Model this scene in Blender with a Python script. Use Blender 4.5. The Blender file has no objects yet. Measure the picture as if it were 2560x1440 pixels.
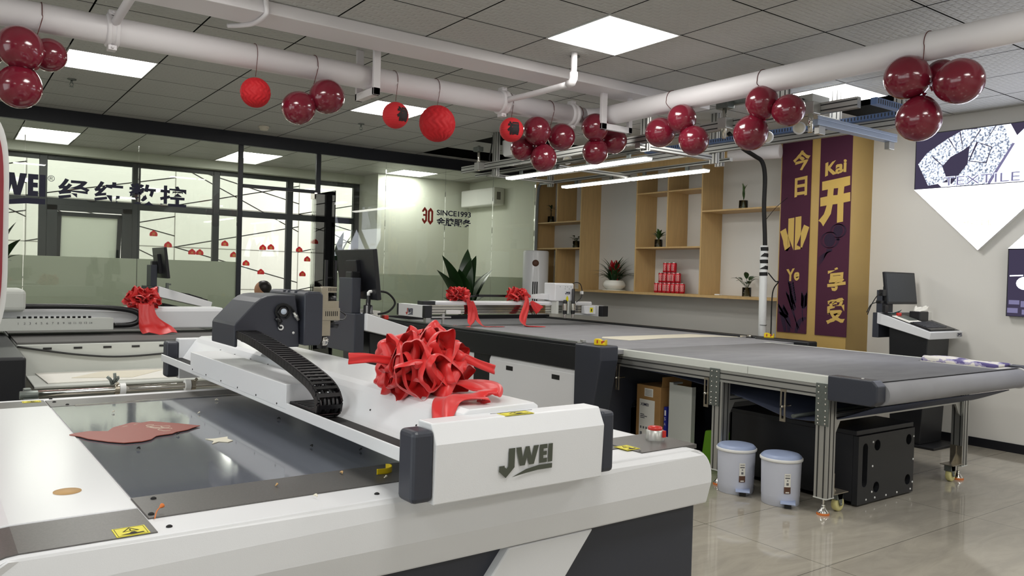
import bpy, bmesh, math, random
from mathutils import Vector, Matrix, Quaternion

random.seed(7)
S = bpy.context.scene
COL = S.collection
PI = math.pi

# ------------------------------------------------------------------ camera
cam_d = bpy.data.cameras.new('camera')
cam = bpy.data.objects.new('camera', cam_d)
COL.objects.link(cam)
cam_d.sensor_width = 36.0
cam_d.lens = 1983.4857 / 2560 * 36.0
cam_d.clip_start = 0.05
RIGHT = Vector((0.81186037, -0.58318621, 0.02786726))
DOWN = Vector((0.01369001, -0.02870231, -0.99949425))
FWD = Vector((0.58369112, 0.81183128, -0.01531844))
cam.matrix_world = Matrix(((RIGHT.x, -DOWN.x, -FWD.x, 0), (RIGHT.y, -DOWN.y, -FWD.y, 0),
                           (RIGHT.z, -DOWN.z, -FWD.z, 1.35), (0, 0, 0, 1)))
S.camera = cam

# ------------------------------------------------------------------ view, world, exposure
S.view_settings.view_transform = 'Standard'
S.view_settings.look = 'None'
S.view_settings.gamma = 1
S.view_settings.use_curve_mapping = False
S.view_settings.exposure = 0.72
PANEL_POWER = 13.0         # radiance of the ceiling light panels
TUBE_POWER = 7.0
SCREEN_POWER = 3.2
world = bpy.data.worlds.new('daylight')
S.world = world
world.use_nodes = True
wn = world.node_tree.nodes
bg = wn['Background']
bg.inputs[0].default_value = (0.90, 0.93, 1.0, 1)
bg.inputs[1].default_value = 2.2

# ------------------------------------------------------------------ helpers: materials
def lin(c):
    o = []
    for v in c[:3]:
        v = v / 255.0
        o.append(v / 12.92 if v <= 0.04045 else ((v + 0.055) / 1.055) ** 2.4)
    return (o[0], o[1], o[2], 1.0)

def mat(name, col, rough=0.5, metal=0.0, spec=0.5, var=None, bump=None, coat=0.0, trans=0.0, aniso=0.0):
    m = bpy.data.materials.new(name)
    m.use_nodes = True
    nt = m.node_tree
    b = nt.nodes['Principled BSDF']
    b.inputs['Base Color'].default_value = lin(col)
    b.inputs['Roughness'].default_value = rough
    b.inputs['Metallic'].default_value = metal
    b.inputs['Specular IOR Level'].default_value = spec
    if coat:
        b.inputs['Coat Weight'].default_value = coat
        b.inputs['Coat Roughness'].default_value = 0.05
    if trans:
        b.inputs['Transmission Weight'].default_value = trans
    tc = nt.nodes.new('ShaderNodeTexCoord')
    if var:
        sc, amt = var[0], var[1]
        n = nt.nodes.new('ShaderNodeTexNoise')
        n.inputs['Scale'].default_value = sc
        n.inputs['Detail'].default_value = 5
        nt.links.new(tc.outputs['Object'], n.inputs['Vector'])
        if len(var) > 2:
            mp = nt.nodes.new('ShaderNodeMapping')
            mp.inputs['Scale'].default_value = var[2]
            nt.links.new(tc.outputs['Object'], mp.inputs['Vector'])
            nt.links.new(mp.outputs[0], n.inputs['Vector'])
        r = nt.nodes.new('ShaderNodeMapRange')
        r.inputs['From Min'].default_value = 0.3
        r.inputs['From Max'].default_value = 0.7
        r.inputs['To Min'].default_value = 1 - amt
        r.inputs['To Max'].default_value = 1 + amt
        nt.links.new(n.outputs['Fac'], r.inputs['Value'])
        mx = nt.nodes.new('ShaderNodeVectorMath')
        mx.operation = 'SCALE'
        mx.inputs[0].default_value = lin(col)[:3]
        nt.links.new(r.outputs[0], mx.inputs['Scale'])
        nt.links.new(mx.outputs[0], b.inputs['Base Color'])
    if bump:
        sc, st = bump[0], bump[1]
        n2 = nt.nodes.new('ShaderNodeTexNoise')
        n2.inputs['Scale'].default_value = sc
        n2.inputs['Detail'].default_value = 3
        nt.links.new(tc.outputs['Object'], n2.inputs['Vector'])
        bp = nt.nodes.new('ShaderNodeBump')
        bp.inputs['Strength'].default_value = st
        bp.inputs['Distance'].default_value = 0.004
        nt.links.new(n2.outputs['Fac'], bp.inputs['Height'])
        nt.links.new(bp.outputs[0], b.inputs['Normal'])
    return m

def emit(name, col, strength):
    m = bpy.data.materials.new(name)
    m.use_nodes = True
    nt = m.node_tree
    nt.nodes.clear()
    o = nt.nodes.new('ShaderNodeOutputMaterial')
    e = nt.nodes.new('ShaderNodeEmission')
    e.inputs[0].default_value = lin(col)
    e.inputs[1].default_value = strength
    nt.links.new(e.outputs[0], o.inputs[0])
    return m

def glass(name, tint=(246, 249, 245), refl=0.06, rough=0.0):
    m = bpy.data.materials.new(name)
    m.use_nodes = True
    nt = m.node_tree
    nt.nodes.clear()
    o = nt.nodes.new('ShaderNodeOutputMaterial')
    t = nt.nodes.new('ShaderNodeBsdfTransparent')
    t.inputs[0].default_value = lin(tint)
    g = nt.nodes.new('ShaderNodeBsdfGlossy')
    g.inputs['Roughness'].default_value = rough
    fr = nt.nodes.new('ShaderNodeFresnel')
    fr.inputs[0].default_value = 1.5
    mx = nt.nodes.new('ShaderNodeMixShader')
    nt.links.new(fr.outputs[0], mx.inputs[0])
    nt.links.new(t.outputs[0], mx.inputs[1])
    nt.links.new(g.outputs[0], mx.inputs[2])
    nt.links.new(mx.outputs[0], o.inputs[0])
    return m

M = {}
M['white_paint'] = mat('machine_white_paint', (226, 227, 230), 0.38, bump=(420, 0.06))
M['white_gloss'] = mat('machine_white_gloss', (228, 229, 232), 0.22)
M['white_plain'] = mat('white_plain', (232, 232, 230), 0.45)
M['pipe_white'] = mat('pipe_white_paint', (226, 222, 224), 0.5, bump=(90, 0.08))
M['dark'] = mat('charcoal_paint', (50, 53, 63), 0.42, bump=(500, 0.06))
M['black'] = mat('black_paint', (28, 29, 33), 0.4)
M['black_plastic'] = mat('black_plastic', (22, 22, 25), 0.35)
M['matte_black'] = mat('matte_black', (12, 12, 14), 0.7)
M['plate'] = mat('dark_grey_plate', (92, 90, 88), 0.36, metal=0.2, var=(260, 0.14))
M['felt_a'] = mat('glossy_grey_bed', (104, 108, 118), 0.10, var=(6, 0.06), spec=0.6, coat=0.5)
M['felt'] = mat('grey_felt', (150, 150, 154), 0.8, var=(3.5, 0.07, (1.0, 3.0, 1.0)), bump=(700, 0.15))
M['felt_dark'] = mat('dark_felt', (95, 94, 92), 0.7, var=(5, 0.05))
M['alu'] = mat('anodised_aluminium', (188, 188, 184), 0.38, metal=0.75)
M['alu_paint'] = mat('light_grey_alu_sheet', (205, 208, 202), 0.5)
M['groove'] = mat('extrusion_groove', (58, 58, 58), 0.5, metal=0.5)
M['steel'] = mat('brushed_steel', (176, 168, 152), 0.32, metal=0.85, var=(30, 0.06))
M['chrome'] = mat('chrome', (215, 212, 205), 0.12, metal=1.0)
M['zinc'] = mat('zinc_plate', (120, 126, 122), 0.42, metal=0.7, var=(60, 0.08))
M['red'] = mat('red_plastic', (196, 44, 36), 0.35)
M['silk'] = mat('red_silk', (214, 34, 34), 0.42, spec=0.6)
M['silk'].node_tree.nodes['Principled BSDF'].inputs['Sheen Weight'].default_value = 0.25
M['orange'] = mat('orange_rubber', (214, 118, 52), 0.6)
M['yellow'] = mat('yellow_sticker', (226, 214, 28), 0.45)
M['tape_yellow'] = mat('yellow_plastic', (238, 206, 22), 0.4)
M['balloon'] = mat('burgundy_latex', (112, 24, 42), 0.17, spec=0.55, coat=0.3)
M['lantern'] = mat('red_paper', (206, 38, 46), 0.75)
M['honey'] = mat('red_tissue', (190, 16, 28), 0.7)
M['ink'] = mat('black_ink', (26, 14, 18), 0.7)
M['ink_navy'] = mat('navy_ink', (26, 28, 62), 0.5)
M['ink_olive'] = mat('olive_lettering', (74, 78, 68), 0.4)
M['ink_red'] = mat('red_ink', (178, 52, 36), 0.5)
M['string'] = mat('brown_string', (96, 44, 40), 0.8)
M['wood'] = mat('maple_board', (196, 164, 112), 0.5, var=(4, 0.07, (8, 8, 1)))
M['wood_edge'] = mat('maple_edge', (206, 180, 132), 0.5)
M['backboard'] = mat('shelf_backboard', (220, 219, 215), 0.6)
M['wall'] = mat('wall_paint', (224, 222, 217), 0.55, bump=(60, 0.05))
M['wall_back'] = mat('wall_back_paint', (214, 217, 205), 0.55)
M['skirting'] = mat('black_skirting', (22, 23, 30), 0.35)
M['beam'] = mat('dark_partition_metal', (25, 29, 38), 0.4)
M['frame_black'] = mat('window_frame_black', (46, 50, 52), 0.45)
M['frost'] = mat('frosted_film', (222, 224, 216), 0.35, bump=(300, 0.04))
M['glass'] = glass('partition_glass')
M['pane'] = glass('window_pane', (246, 248, 244))
M['jar'] = glass('jar_glass', (230, 236, 232))
M['led'] = emit('ceiling_panel_light', (255, 253, 248), PANEL_POWER)
M['tube'] = emit('tube_light', (255, 252, 244), TUBE_POWER)
M['screen_white'] = emit('lit_screen_white', (240, 243, 255), SCREEN_POWER)
M['gold_cloth'] = mat('gold_panel', (190, 158, 92), 0.45, var=(3, 0.04))
M['maroon'] = mat('maroon_cloth', (70, 18, 48), 0.75)
M['gold'] = mat('gold_lettering', (208, 174, 92), 0.55)
M['navy_print'] = mat('dark_navy_print', (38, 16, 46), 0.75)
M['maroon_light'] = mat('plum_print', (96, 34, 66), 0.75)
M['card'] = mat('cardboard', (168, 128, 78), 0.8, var=(14, 0.06))
M['paper'] = mat('paper', (238, 236, 228), 0.7)
M['cream'] = mat('cream_board', (228, 222, 204), 0.7)
M['leather'] = mat('brown_red_leather', (150, 74, 62), 0.45, bump=(500, 0.1))
M['tan'] = mat('tan_leather', (198, 160, 108), 0.6)
M['bin'] = mat('pale_blue_plastic', (206, 210, 224), 0.45)
M['bin_lid'] = mat('blue_grey_plastic', (160, 174, 206), 0.4)
M['leaf'] = mat('dark_green_leaf', (34, 62, 30), 0.32, var=(8, 0.25))
M['leaf2'] = mat('mid_green_leaf', (62, 92, 44), 0.4, var=(12, 0.25))
M['stem'] = mat('brown_stem', (70, 56, 36), 0.7)
M['brom'] = mat('red_bromeliad', (176, 20, 32), 0.5)
M['ceramic'] = mat('white_ceramic', (236, 234, 226), 0.15)
M['stone'] = mat('white_pebbles', (214, 212, 206), 0.6, var=(70, 0.2))
M['can'] = mat('red_can', (190, 22, 40), 0.28, metal=0.3)
M['can_top'] = mat('can_aluminium', (200, 200, 200), 0.25, metal=1.0)
M['wheel'] = mat('cream_nylon', (212, 204, 140), 0.45)
M['blue_print'] = mat('blue_print', (34, 44, 150), 0.5)
M['chain_blue'] = mat('blue_cable_trunking', (92, 116, 160), 0.5)
M['green_bag'] = mat('green_bag', (96, 150, 20), 0.6)
M['grey_text'] = mat('grey_text', (110, 110, 112), 0.6)
M['skin'] = mat('skin', (196, 146, 116), 0.55)
M['hair'] = mat('black_hair', (24, 20, 20), 0.45)
M['coat'] = mat('navy_jacket', (38, 40, 54), 0.8)
M['monitor'] = mat('monitor_black', (20, 21, 26), 0.4)
M['screen_off'] = mat('screen_off', (44, 50, 58), 0.22)
M['plenum'] = mat('dark_plenum', (30, 30, 30), 0.9)
M['brown_label'] = mat('brown_label', (96, 64, 48), 0.6)

# ------------------------------------------------------------------ helpers: meshes
ORG = {}
FRM = {}

class MB:
    def __init__(self):
        self.v = []; self.f = []; self.mi = []; self.sm = []; self.cur = 0; self.smooth = False
    def add(self, vs, fs):
        o = len(self.v)
        self.v += [tuple(v) for v in vs]
        for f in fs:
            self.f.append(tuple(i + o for i in f)); self.mi.append(self.cur); self.sm.append(self.smooth)
        return self
    def box(self, x0, y0, z0, x1, y1, z1):
        if x0 > x1: x0, x1 = x1, x0
        if y0 > y1: y0, y1 = y1, y0
        if z0 > z1: z0, z1 = z1, z0
        vs = [(x0, y0, z0), (x1, y0, z0), (x1, y1, z0), (x0, y1, z0), (x0, y0, z1), (x1, y0, z1), (x1, y1, z1), (x0, y1, z1)]
        return self.add(vs, [(0, 3, 2, 1), (4, 5, 6, 7), (0, 1, 5, 4), (1, 2, 6, 5), (2, 3, 7, 6), (3, 0, 4, 7)])
    def quad(self, a, b, c, d):
        return self.add([a, b, c, d], [(0, 1, 2, 3)])
    def prism(self, poly, ax, a, b):
        """closed outline poly extruded along axis ax ('x','y','z') from a to b; poly holds the two other coordinates"""
        def P(p, t):
            return {'x': (t, p[0], p[1]), 'y': (p[0], t, p[1]), 'z': (p[0], p[1], t)}[ax]
        n = len(poly)
        area = sum(poly[i][0] * poly[(i + 1) % n][1] - poly[(i + 1) % n][0] * poly[i][1] for i in range(n))
        if (area < 0) != (ax == 'y'):
            poly = poly[::-1]
        if a > b: a, b = b, a
        vs = [P(p, a) for p in poly] + [P(p, b) for p in poly]
        fs = [tuple(range(n))[::-1], tuple(range(n, 2 * n))]
        fs += [(i, (i + 1) % n, n + (i + 1) % n, n + i) for i in range(n)]
        return self.add(vs, fs)
    def tube(self, pts, r, n=10, closed=False, cap=True):
        pts = [Vector(p) for p in pts]
        m = len(pts)
        rr = r if isinstance(r, (list, tuple)) else [r] * m
        vs = []
        prev = None
        for i in range(m):
            if closed:
                t = (pts[(i + 1) % m] - pts[i - 1])
            else:
                t = pts[min(i + 1, m - 1)] - pts[max(i - 1, 0)]
            t = t.normalized() if t.length > 1e-9 else Vector((0, 0, 1))
            if prev is None:
                a = Vector((0, 0, 1)) if abs(t.z) < 0.9 else Vector((1, 0, 0))
                u = t.cross(a).normalized()
            else:
                u = (prev - t * prev.dot(t))
                u = u.normalized() if u.length > 1e-6 else t.orthogonal().normalized()
            prev = u
            w = t.cross(u)
            for k in range(n):
                an = 2 * PI * k / n
                vs.append(pts[i] + (u * math.cos(an) + w * math.sin(an)) * rr[i])
        fs = []
        for i in range(m if closed else m - 1):
            for k in range(n):
                a0 = i * n + k; a1 = i * n + (k + 1) % n
                j = (i + 1) % m
                fs.append((a0, a1, j * n + (k + 1) % n, j * n + k))
        if cap and not closed:
            fs.append(tuple(range(n))[::-1]); fs.append(tuple(range((m - 1) * n, m * n)))
        s = self.smooth; self.smooth = True
        self.add(vs, fs)
        if cap and not closed: self.sm[-1] = False; self.sm[-2] = False
        self.smooth = s
        return self
    def cyl(self, a, b, r, n=20, r2=None):
        return self.tube([a, b], [r, r if r2 is None else r2], n)
    def lathe(self, prof, c=(0, 0, 0), n=28, axis=None, sx=1, sy=1):
        """prof: list of (radius, height)"""
        q = Vector((0, 0, 1)).rotation_difference(Vector(axis).normalized()) if axis else None
        vs = []
        for r, h in prof:
            for k in range(n):
                an = 2 * PI * k / n
                p = Vector((r * math.cos(an) * sx, r * math.sin(an) * sy, h))
                if q: p = q @ p
                vs.append(p + Vector(c))
        fs = []
        for i in range(len(prof) - 1):
            for k in range(n):
                fs.append((i * n + k, i * n + (k + 1) % n, (i + 1) * n + (k + 1) % n, (i + 1) * n + k))
        s = self.smooth; self.smooth = True
        self.add(vs, fs)
        self.smooth = s
        if prof[0][0] > 1e-4: self.add([vs[k] for k in range(n)], [tuple(range(n))[::-1]])
        if prof[-1][0] > 1e-4: self.add([vs[(len(prof) - 1) * n + k] for k in range(n)], [tuple(range(n))])
        return self
    def sphere(self, c, r, n=20, m=12, sc=(1, 1, 1)):
        pr = [(math.sin(PI * i / m) * r, -math.cos(PI * i / m) * r * sc[2]) for i in range(m + 1)]
        return self.lathe(pr, c, n, sx=sc[0], sy=sc[1])
    def xf(self, start, fn):
        for i in range(start, len(self.v)):
            self.v[i] = tuple(fn(Vector(self.v[i])))
        return self
    def build(self, name, mats, parent=None, bevel=0.0, seg=2, smooth=None, weld=False, solid=0.0, subsurf=0, origin=None, rz=0.0):
        if not isinstance(mats, (list, tuple)): mats = [mats]
        me = bpy.data.meshes.new(name)
        if parent is not None:
            o0 = ORG[parent.name]
        elif origin is not None:
            o0 = Vector(origin)
        else:
            xs = [p[0] for p in self.v]; ys = [p[1] for p in self.v]; zs = [p[2] for p in self.v]
            o0 = Vector(((min(xs) + max(xs)) / 2, (min(ys) + max(ys)) / 2, min(zs)))
        me.from_pydata([(p[0] - o0[0], p[1] - o0[1], p[2] - o0[2]) for p in self.v], [], self.f)
        for m in mats:
            me.materials.append(m)
        me.polygons.foreach_set('material_index', self.mi)
        sm = self.sm if smooth is None else [smooth] * len(self.f)
        me.polygons.foreach_set('use_smooth', sm)
        if weld:
            bm = bmesh.new(); bm.from_mesh(me)
            bmesh.ops.remove_doubles(bm, verts=bm.verts, dist=1e-5)
            bm.to_mesh(me); bm.free()
        me.validate(); me.update()
        ob = bpy.data.objects.new(name, me)
        COL.objects.link(ob)
        if parent is not None:
            ob.parent = parent
        else:
            ob.location = Matrix.Rotation(rz, 3, 'Z') @ o0
            ob.rotation_euler = (0, 0, rz)
        ORG[ob.name] = o0
        if bevel:
            b = ob.modifiers.new('bevel', 'BEVEL'); b.width = bevel; b.segments = seg; b.limit_method = 'ANGLE'; b.angle_limit = math.radians(40)
            b.harden_normals = False
        if solid:
            s = ob.modifiers.new('solid', 'SOLIDIFY'); s.thickness = solid; s.offset = 0
        if subsurf:
            s = ob.modifiers.new('sub', 'SUBSURF'); s.levels = subsurf; s.render_levels = subsurf
        return ob

def tag(o, label, cat, group=None, kind=None):
    o['label'] = label
    o['category'] = cat
    if group: o['group'] = group
    if kind: o['kind'] = kind
    return o

def root(name, origin, label, cat, group=None, rz=0.0):
    o = bpy.data.objects.new(name, None)
    COL.objects.link(o)
    o.location = Matrix.Rotation(rz, 3, 'Z') @ Vector(origin)
    o.rotation_euler = (0, 0, rz)
    o.empty_display_size = 0.1
    ORG[o.name] = Vector(origin)
    return tag(o, label, cat, group)

def struct(o, label=None, cat=None):
    o['kind'] = 'structure'
    if label: o['label'] = label
    if cat: o['category'] = cat
    return o

def dup(o, loc, label=None, rz=None, group=None):
    c = o.copy(); COL.objects.link(c)
    ORG[c.name] = ORG.get(o.name, Vector((0, 0, 0)))
    c.location = loc
    if rz is not None: c.rotation_euler = (c.rotation_euler[0], c.rotation_euler[1], rz)
    if label: c['label'] = label
    if group: c['group'] = group
    for ch in [k for k in bpy.data.objects if k.parent == o]:
        d = ch.copy(); COL.objects.link(d); d.parent = c
        for g in [k for k in bpy.data.objects if k.parent == ch]:
            e = g.copy(); COL.objects.link(e); e.parent = d
    return c

def text_mesh(txt, size=1.0, bold=0.0, width=1.0):
    """vertices (x, y) and faces of a line of lettering, left/baseline at 0"""
    cu = bpy.data.curves.new('lettering', 'FONT')
    cu.body = txt; cu.size = size; cu.offset = bold; cu.resolution_u = 4
    ob = bpy.data.objects.new('lettering', cu)
    COL.objects.link(ob)
    dg = bpy.context.evaluated_depsgraph_get()
    me = bpy.data.meshes.new_from_object(ob.evaluated_get(dg))
    vs = [(v.co.x * width, v.co.y) for v in me.vertices]
    fs = [tuple(p.vertices) for p in me.polygons]
    bpy.data.objects.remove(ob); bpy.data.curves.remove(cu); bpy.data.meshes.remove(me)
    return vs, fs

def lettering(mb, txt, o, right, up, size=None, box=None, bold=0.0, lift=0.001, skew=0.0):
    """lay text on the plane at o; box=(w,h) stretches the line to that size"""
    vs, fs = text_mesh(txt, 1.0 if box else size, bold)
    if not vs: return mb
    o = Vector(o); right = Vector(right).normalized(); up = Vector(up).normalized(); nrm = right.cross(up)
    x0 = min(v[0] for v in vs); x1 = max(v[0] for v in vs); y0 = min(v[1] for v in vs); y1 = max(v[1] for v in vs)
    if box:
        sx = box[0] / (x1 - x0); sy = box[1] / (y1 - y0)
    else:
        sx = sy = 1.0
    P = []
    for x, y in vs:
        a = (x - x0) * sx; b = (y - y0) * sy
        P.append(o + right * (a + skew * b) + up * b + nrm * lift)
    return mb.add(P, fs)

LOGO = {
 'J': [(.50, 0), (.85, 0), (.85, 1.08), (.38, 1.62), (0, 1.22), (0, .92), (.30, .92), (.30, 1.0), (.40, 1.10), (.50, .98)],
 'W': [(.90, 0), (1.20, 0), (1.30, .60), (1.43, 0), (1.66, 0), (1.79, .60), (1.90, 0), (2.20, 0), (1.94, 1.05), (1.66, 1.05), (1.545, .55), (1.43, 1.05), (1.14, 1.05)],
 'E': [(2.25, 0), (2.70, 0), (2.70, .25), (2.48, .25), (2.48, .40), (2.68, .40), (2.68, .63), (2.48, .63), (2.48, .80), (2.70, .80), (2.70, 1.05), (2.25, 1.05)],
 'I': [(2.76, 0), (3.02, 0), (3.02, 1.05), (2.76, 1.05)],
 'S': [(.72, 1.62), (1.5, 1.28), (2.2, 1.15), (3.02, 1.15), (3.02, 1.42), (2.2, 1.42), (1.5, 1.50)]}

def logo(mb, o, right, up, w, lift=0.002, parts='JWEIS', h=None, thick=0.0):
    o = Vector(o); right = Vector(right).normalized(); up = Vector(up).normalized(); n = right.cross(up)
    k = w / 3.02; kh = k if h is None else h / 1.62
    for c in parts:
        top = [o + right * (x * k) - up * (y * kh) + n * lift for x, y in LOGO[c]]
        m = len(top)
        f = [tuple(range(m))[::-1]]
        mb.add(top, f)
        if thick:
            bot = [p - n * thick for p in top]
            mb.add(top + bot, [(i, (i + 1) % m, m + (i + 1) % m, m + i) for i in range(m)])
    return mb

def arc(cx, cy, r, a0, a1, n=6, ry=None):
    ry = r if ry is None else ry
    return [(cx + r * math.cos(math.radians(a0 + (a1 - a0) * i / n)), cy + ry * math.sin(math.radians(a0 + (a1 - a0) * i / n))) for i in range(n + 1)]

def bez(pts, n=8):
    """Catmull-Rom through points"""
    P = [Vector(p) for p in pts]; out = []
    for i in range(len(P) - 1):
        p0 = P[max(i - 1, 0)]; p1 = P[i]; p2 = P[i + 1]; p3 = P[min(i + 2, len(P) - 1)]
        for k in range(n):
            t = k / n
            out.append(0.5 * ((2 * p1) + (p2 - p0) * t + (2 * p0 - 5 * p1 + 4 * p2 - p3) * t * t + (3 * p1 - p0 - 3 * p2 + p3) * t ** 3))
    out.append(P[-1])
    return out

def ribbon(mb, pts, widths, side, n=8, fold=0.0):
    """cloth strip along a smooth path; side = vector (or list) across it"""
    C = bez(pts, n); m = len(C)
    W = [widths[0] + (widths[1] - widths[0]) * i / (m - 1) for i in range(m)] if len(widths) == 2 else None
    if W is None:
        W = [v.x for v in bez([(w, 0, 0) for w in widths], n)]
    sd = [Vector(s) for s in side] if isinstance(side[0], (tuple, list, Vector)) else [Vector(side)] * len(pts)
    SD = bez(sd, n)
    K = 6
    vs = []
    for i in range(m):
        t = (C[min(i + 1, m - 1)] - C[max(i - 1, 0)]).normalized()
        s = SD[i].normalized()
        nn = t.cross(s).normalized()
        for k in range(K + 1):
            q = k / K - 0.5
            vs.append(C[i] + s * q * W[i] + nn * fold * math.sin(q * 9 + i * 0.25) * W[i])
    fs = []
    for i in range(m - 1):
        for k in range(K):
            a = i * (K + 1) + k
            fs.append((a, a + 1, a + K + 2, a + K + 1))
    s0 = mb.smooth; mb.smooth = True
    mb.add(vs, fs); mb.smooth = s0
    return mb

# ================================================================== THE ROOM
CEIL = 2.875
XR = 7.236           # right wall
XL, YF = -3.2, -3.2  # walls out of view
YG = 9.06            # glass partition
YW = 11.9            # window wall behind it

def floor_mat():
    m = mat('polished_marble_tile', (178, 172, 160), 0.07, spec=0.6)
    nt = m.node_tree; b = nt.nodes['Principled BSDF']
    tc = nt.nodes.new('ShaderNodeTexCoord')
    mp = nt.nodes.new('ShaderNodeMapping'); mp.inputs['Location'].default_value = (-3.47 + 15, -2.17 + 7.5, 0)
    nt.links.new(tc.outputs['Object'], mp.inputs['Vector'])
    br = nt.nodes.new('ShaderNodeTexBrick')
    br.offset = 0.0; br.inputs['Scale'].default_value = 1.0
    br.inputs['Brick Width'].default_value = 1.5; br.inputs['Row Height'].default_value = 0.75
    br.inputs['Mortar Size'].default_value = 0.0022; br.inputs['Mortar Smooth'].default_value = 0.0
    br.inputs['Color1'].default_value = lin((172, 166, 154)); br.inputs['Color2'].default_value = lin((166, 160, 148))
    br.inputs['Mortar'].default_value = lin((104, 100, 92))
    nt.links.new(mp.outputs[0], br.inputs['Vector'])
    mp2 = nt.nodes.new('ShaderNodeMapping'); mp2.inputs['Rotation'].default_value = (0, 0, 0.5); mp2.inputs['Scale'].default_value = (1.2, 4.5, 1)
    nt.links.new(tc.outputs['Object'], mp2.inputs['Vector'])
    n1 = nt.nodes.new('ShaderNodeTexNoise'); n1.inputs['Scale'].default_value = 1.6; n1.inputs['Detail'].default_value = 9; n1.inputs['Roughness'].default_value = 0.65; n1.inputs['Distortion'].default_value = 1.2
    nt.links.new(mp2.outputs[0], n1.inputs['Vector'])
    cr = nt.nodes.new('ShaderNodeValToRGB')
    cr.color_ramp.elements[0].position = 0.36; cr.color_ramp.elements[0].color = (0.90, 0.90, 0.90, 1)
    cr.color_ramp.elements[1].position = 0.66; cr.color_ramp.elements[1].color = (1.12, 1.12, 1.10, 1)
    nt.links.new(n1.outputs['Fac'], cr.inputs[0])
    mx = nt.nodes.new('ShaderNodeVectorMath'); mx.operation = 'MULTIPLY'
    nt.links.new(br.outputs['Color'], mx.inputs[0]); nt.links.new(cr.outputs[0], mx.inputs[1])
    nt.links.new(mx.outputs[0], b.inputs['Base Color'])
    return m

def tile_mat():
    m = mat('embossed_ceiling_tile', (186, 186, 182), 0.55)
    nt = m.node_tree; b = nt.nodes['Principled BSDF']
    tc = nt.nodes.new('ShaderNodeTexCoord')
    mp = nt.nodes.new('ShaderNodeMapping'); mp.inputs['Scale'].default_value = (1, 1, 1)
    nt.links.new(tc.outputs['Object'], mp.inputs['Vector'])
    br = nt.nodes.new('ShaderNodeTexBrick'); br.inputs['Scale'].default_value = 1.0
    br.inputs['Brick Width'].default_value = 0.075; br.inputs['Row Height'].default_value = 0.0376
    br.inputs['Mortar Size'].default_value = 0.012; br.inputs['Mortar Smooth'].default_value = 1.0
    br.inputs['Color1'].default_value = (1, 1, 1, 1); br.inputs['Color2'].default_value = (1, 1, 1, 1); br.inputs['Mortar'].default_value = (0, 0, 0, 1)
    nt.links.new(mp.outputs[0], br.inputs['Vector'])
    bp = nt.nodes.new('ShaderNodeBump'); bp.inputs['Strength'].default_value = 0.55; bp.inputs['Distance'].default_value = 0.006
    nt.links.new(br.outputs['Color'], bp.inputs['Height'])
    nt.links.new(bp.outputs[0], b.inputs['Normal'])
    return m

M['floor'] = floor_mat()
M['tile'] = tile_mat()

o = MB().box(XL - 0.2, YF - 0.2, -0.1, 8.0, YW + 0.1, 0).build('floor', M['floor'], origin=(0, 0, 0)); struct(o)

# ceiling: loose metal tiles in a 602 mm grid under a dark void
GX0, GY0, GP = 1.305, 2.232, 0.602
LIGHTS = [(-1, 7), (3, 2), (7, 2), (3, 7), (-1, 2), (-5, 2), (-5, 7), (-1, -3), (3, -3), (-5, -3), (7, -3), (-1, -7), (3, -7)]
MISSING = [(8, 2), (6, 8), (7, 8), (6, 10), (7, 10)]
mb = MB()
g = 0.005
for i in range(-8, 11):
    for j in range(-10, 12):
        x0 = GX0 + i * GP; y0 = GY0 + j * GP
        x1 = min(x0 + GP, XR); y1 = min(y0 + GP, YG)
        x0 = max(x0, XL); y0 = max(y0, YF)
        if x1 - x0 < 0.03 or y1 - y0 < 0.03 or (i, j) in LIGHTS or (i, j) in MISSING:
            continue
        mb.quad((x0 + g, y0 + g, CEIL), (x0 + g, y1 - g, CEIL), (x1 - g, y1 - g, CEIL), (x1 - g, y0 + g, CEIL))
BG0 = 9.30
BLIGHTS = [(-1, 2), (3, 2), (7, 2), (-5, 2)]
for i in range(-8, 11):
    for j in range(-1, 5):
        x0 = GX0 + i * GP; y0 = BG0 + j * GP
        x1 = min(x0 + GP, 7.13); y1 = min(y0 + GP, 11.7)
        x0 = max(x0, XL); y0 = max(y0, YG + 0.02)
        if x1 - x0 < 0.03 or y1 - y0 < 0.03 or (i, j) in BLIGHTS:
            continue
        mb.quad((x0 + g, y0 + g, CEIL), (x0 + g, y1 - g, CEIL), (x1 - g, y1 - g, CEIL), (x1 - g, y0 + g, CEIL))
mb.cur = 1
mb.box(XL - 0.2, YF - 0.2, CEIL + 0.22, 8.0, YW + 0.1, CEIL + 0.3)
o = mb.build('ceiling', [M['tile'], M['plenum']], origin=(0, 0, CEIL)); struct(o)

def ceiling_light(x0, y0, label):
    r = root('ceiling_light', (x0 + GP / 2, y0 + GP / 2, CEIL), label, 'ceiling light', 'square ceiling panel lights')
    b = MB()
    f = 0.012
    b.box(x0 + .004, y0 + .004, CEIL - .004, x0 + GP - .004, y0 + f, CEIL + .03); b.box(x0 + .004, y0 + GP - f, CEIL - .004, x0 + GP - .004, y0 + GP - .004, CEIL + .03)
    b.box(x0 + .004, y0 + f, CEIL - .004, x0 + f, y0 + GP - f, CEIL + .03); b.box(x0 + GP - f, y0 + f, CEIL - .004, x0 + GP - .004, y0 + GP - f, CEIL + .03)
    b.box(x0 + f, y0 + f, CEIL + .02, x0 + GP - f, y0 + GP - f, CEIL + .03)
    b.build('frame', M['white_plain'], r)
    b = MB().quad((x0 + f, y0 + f, CEIL + .001), (x0 + f, y0 + GP - f, CEIL + .001), (x0 + GP - f, y0 + GP - f, CEIL + .001), (x0 + GP - f, y0 + f, CEIL + .001))
    b.build('diffuser', M['led'], r)
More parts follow.
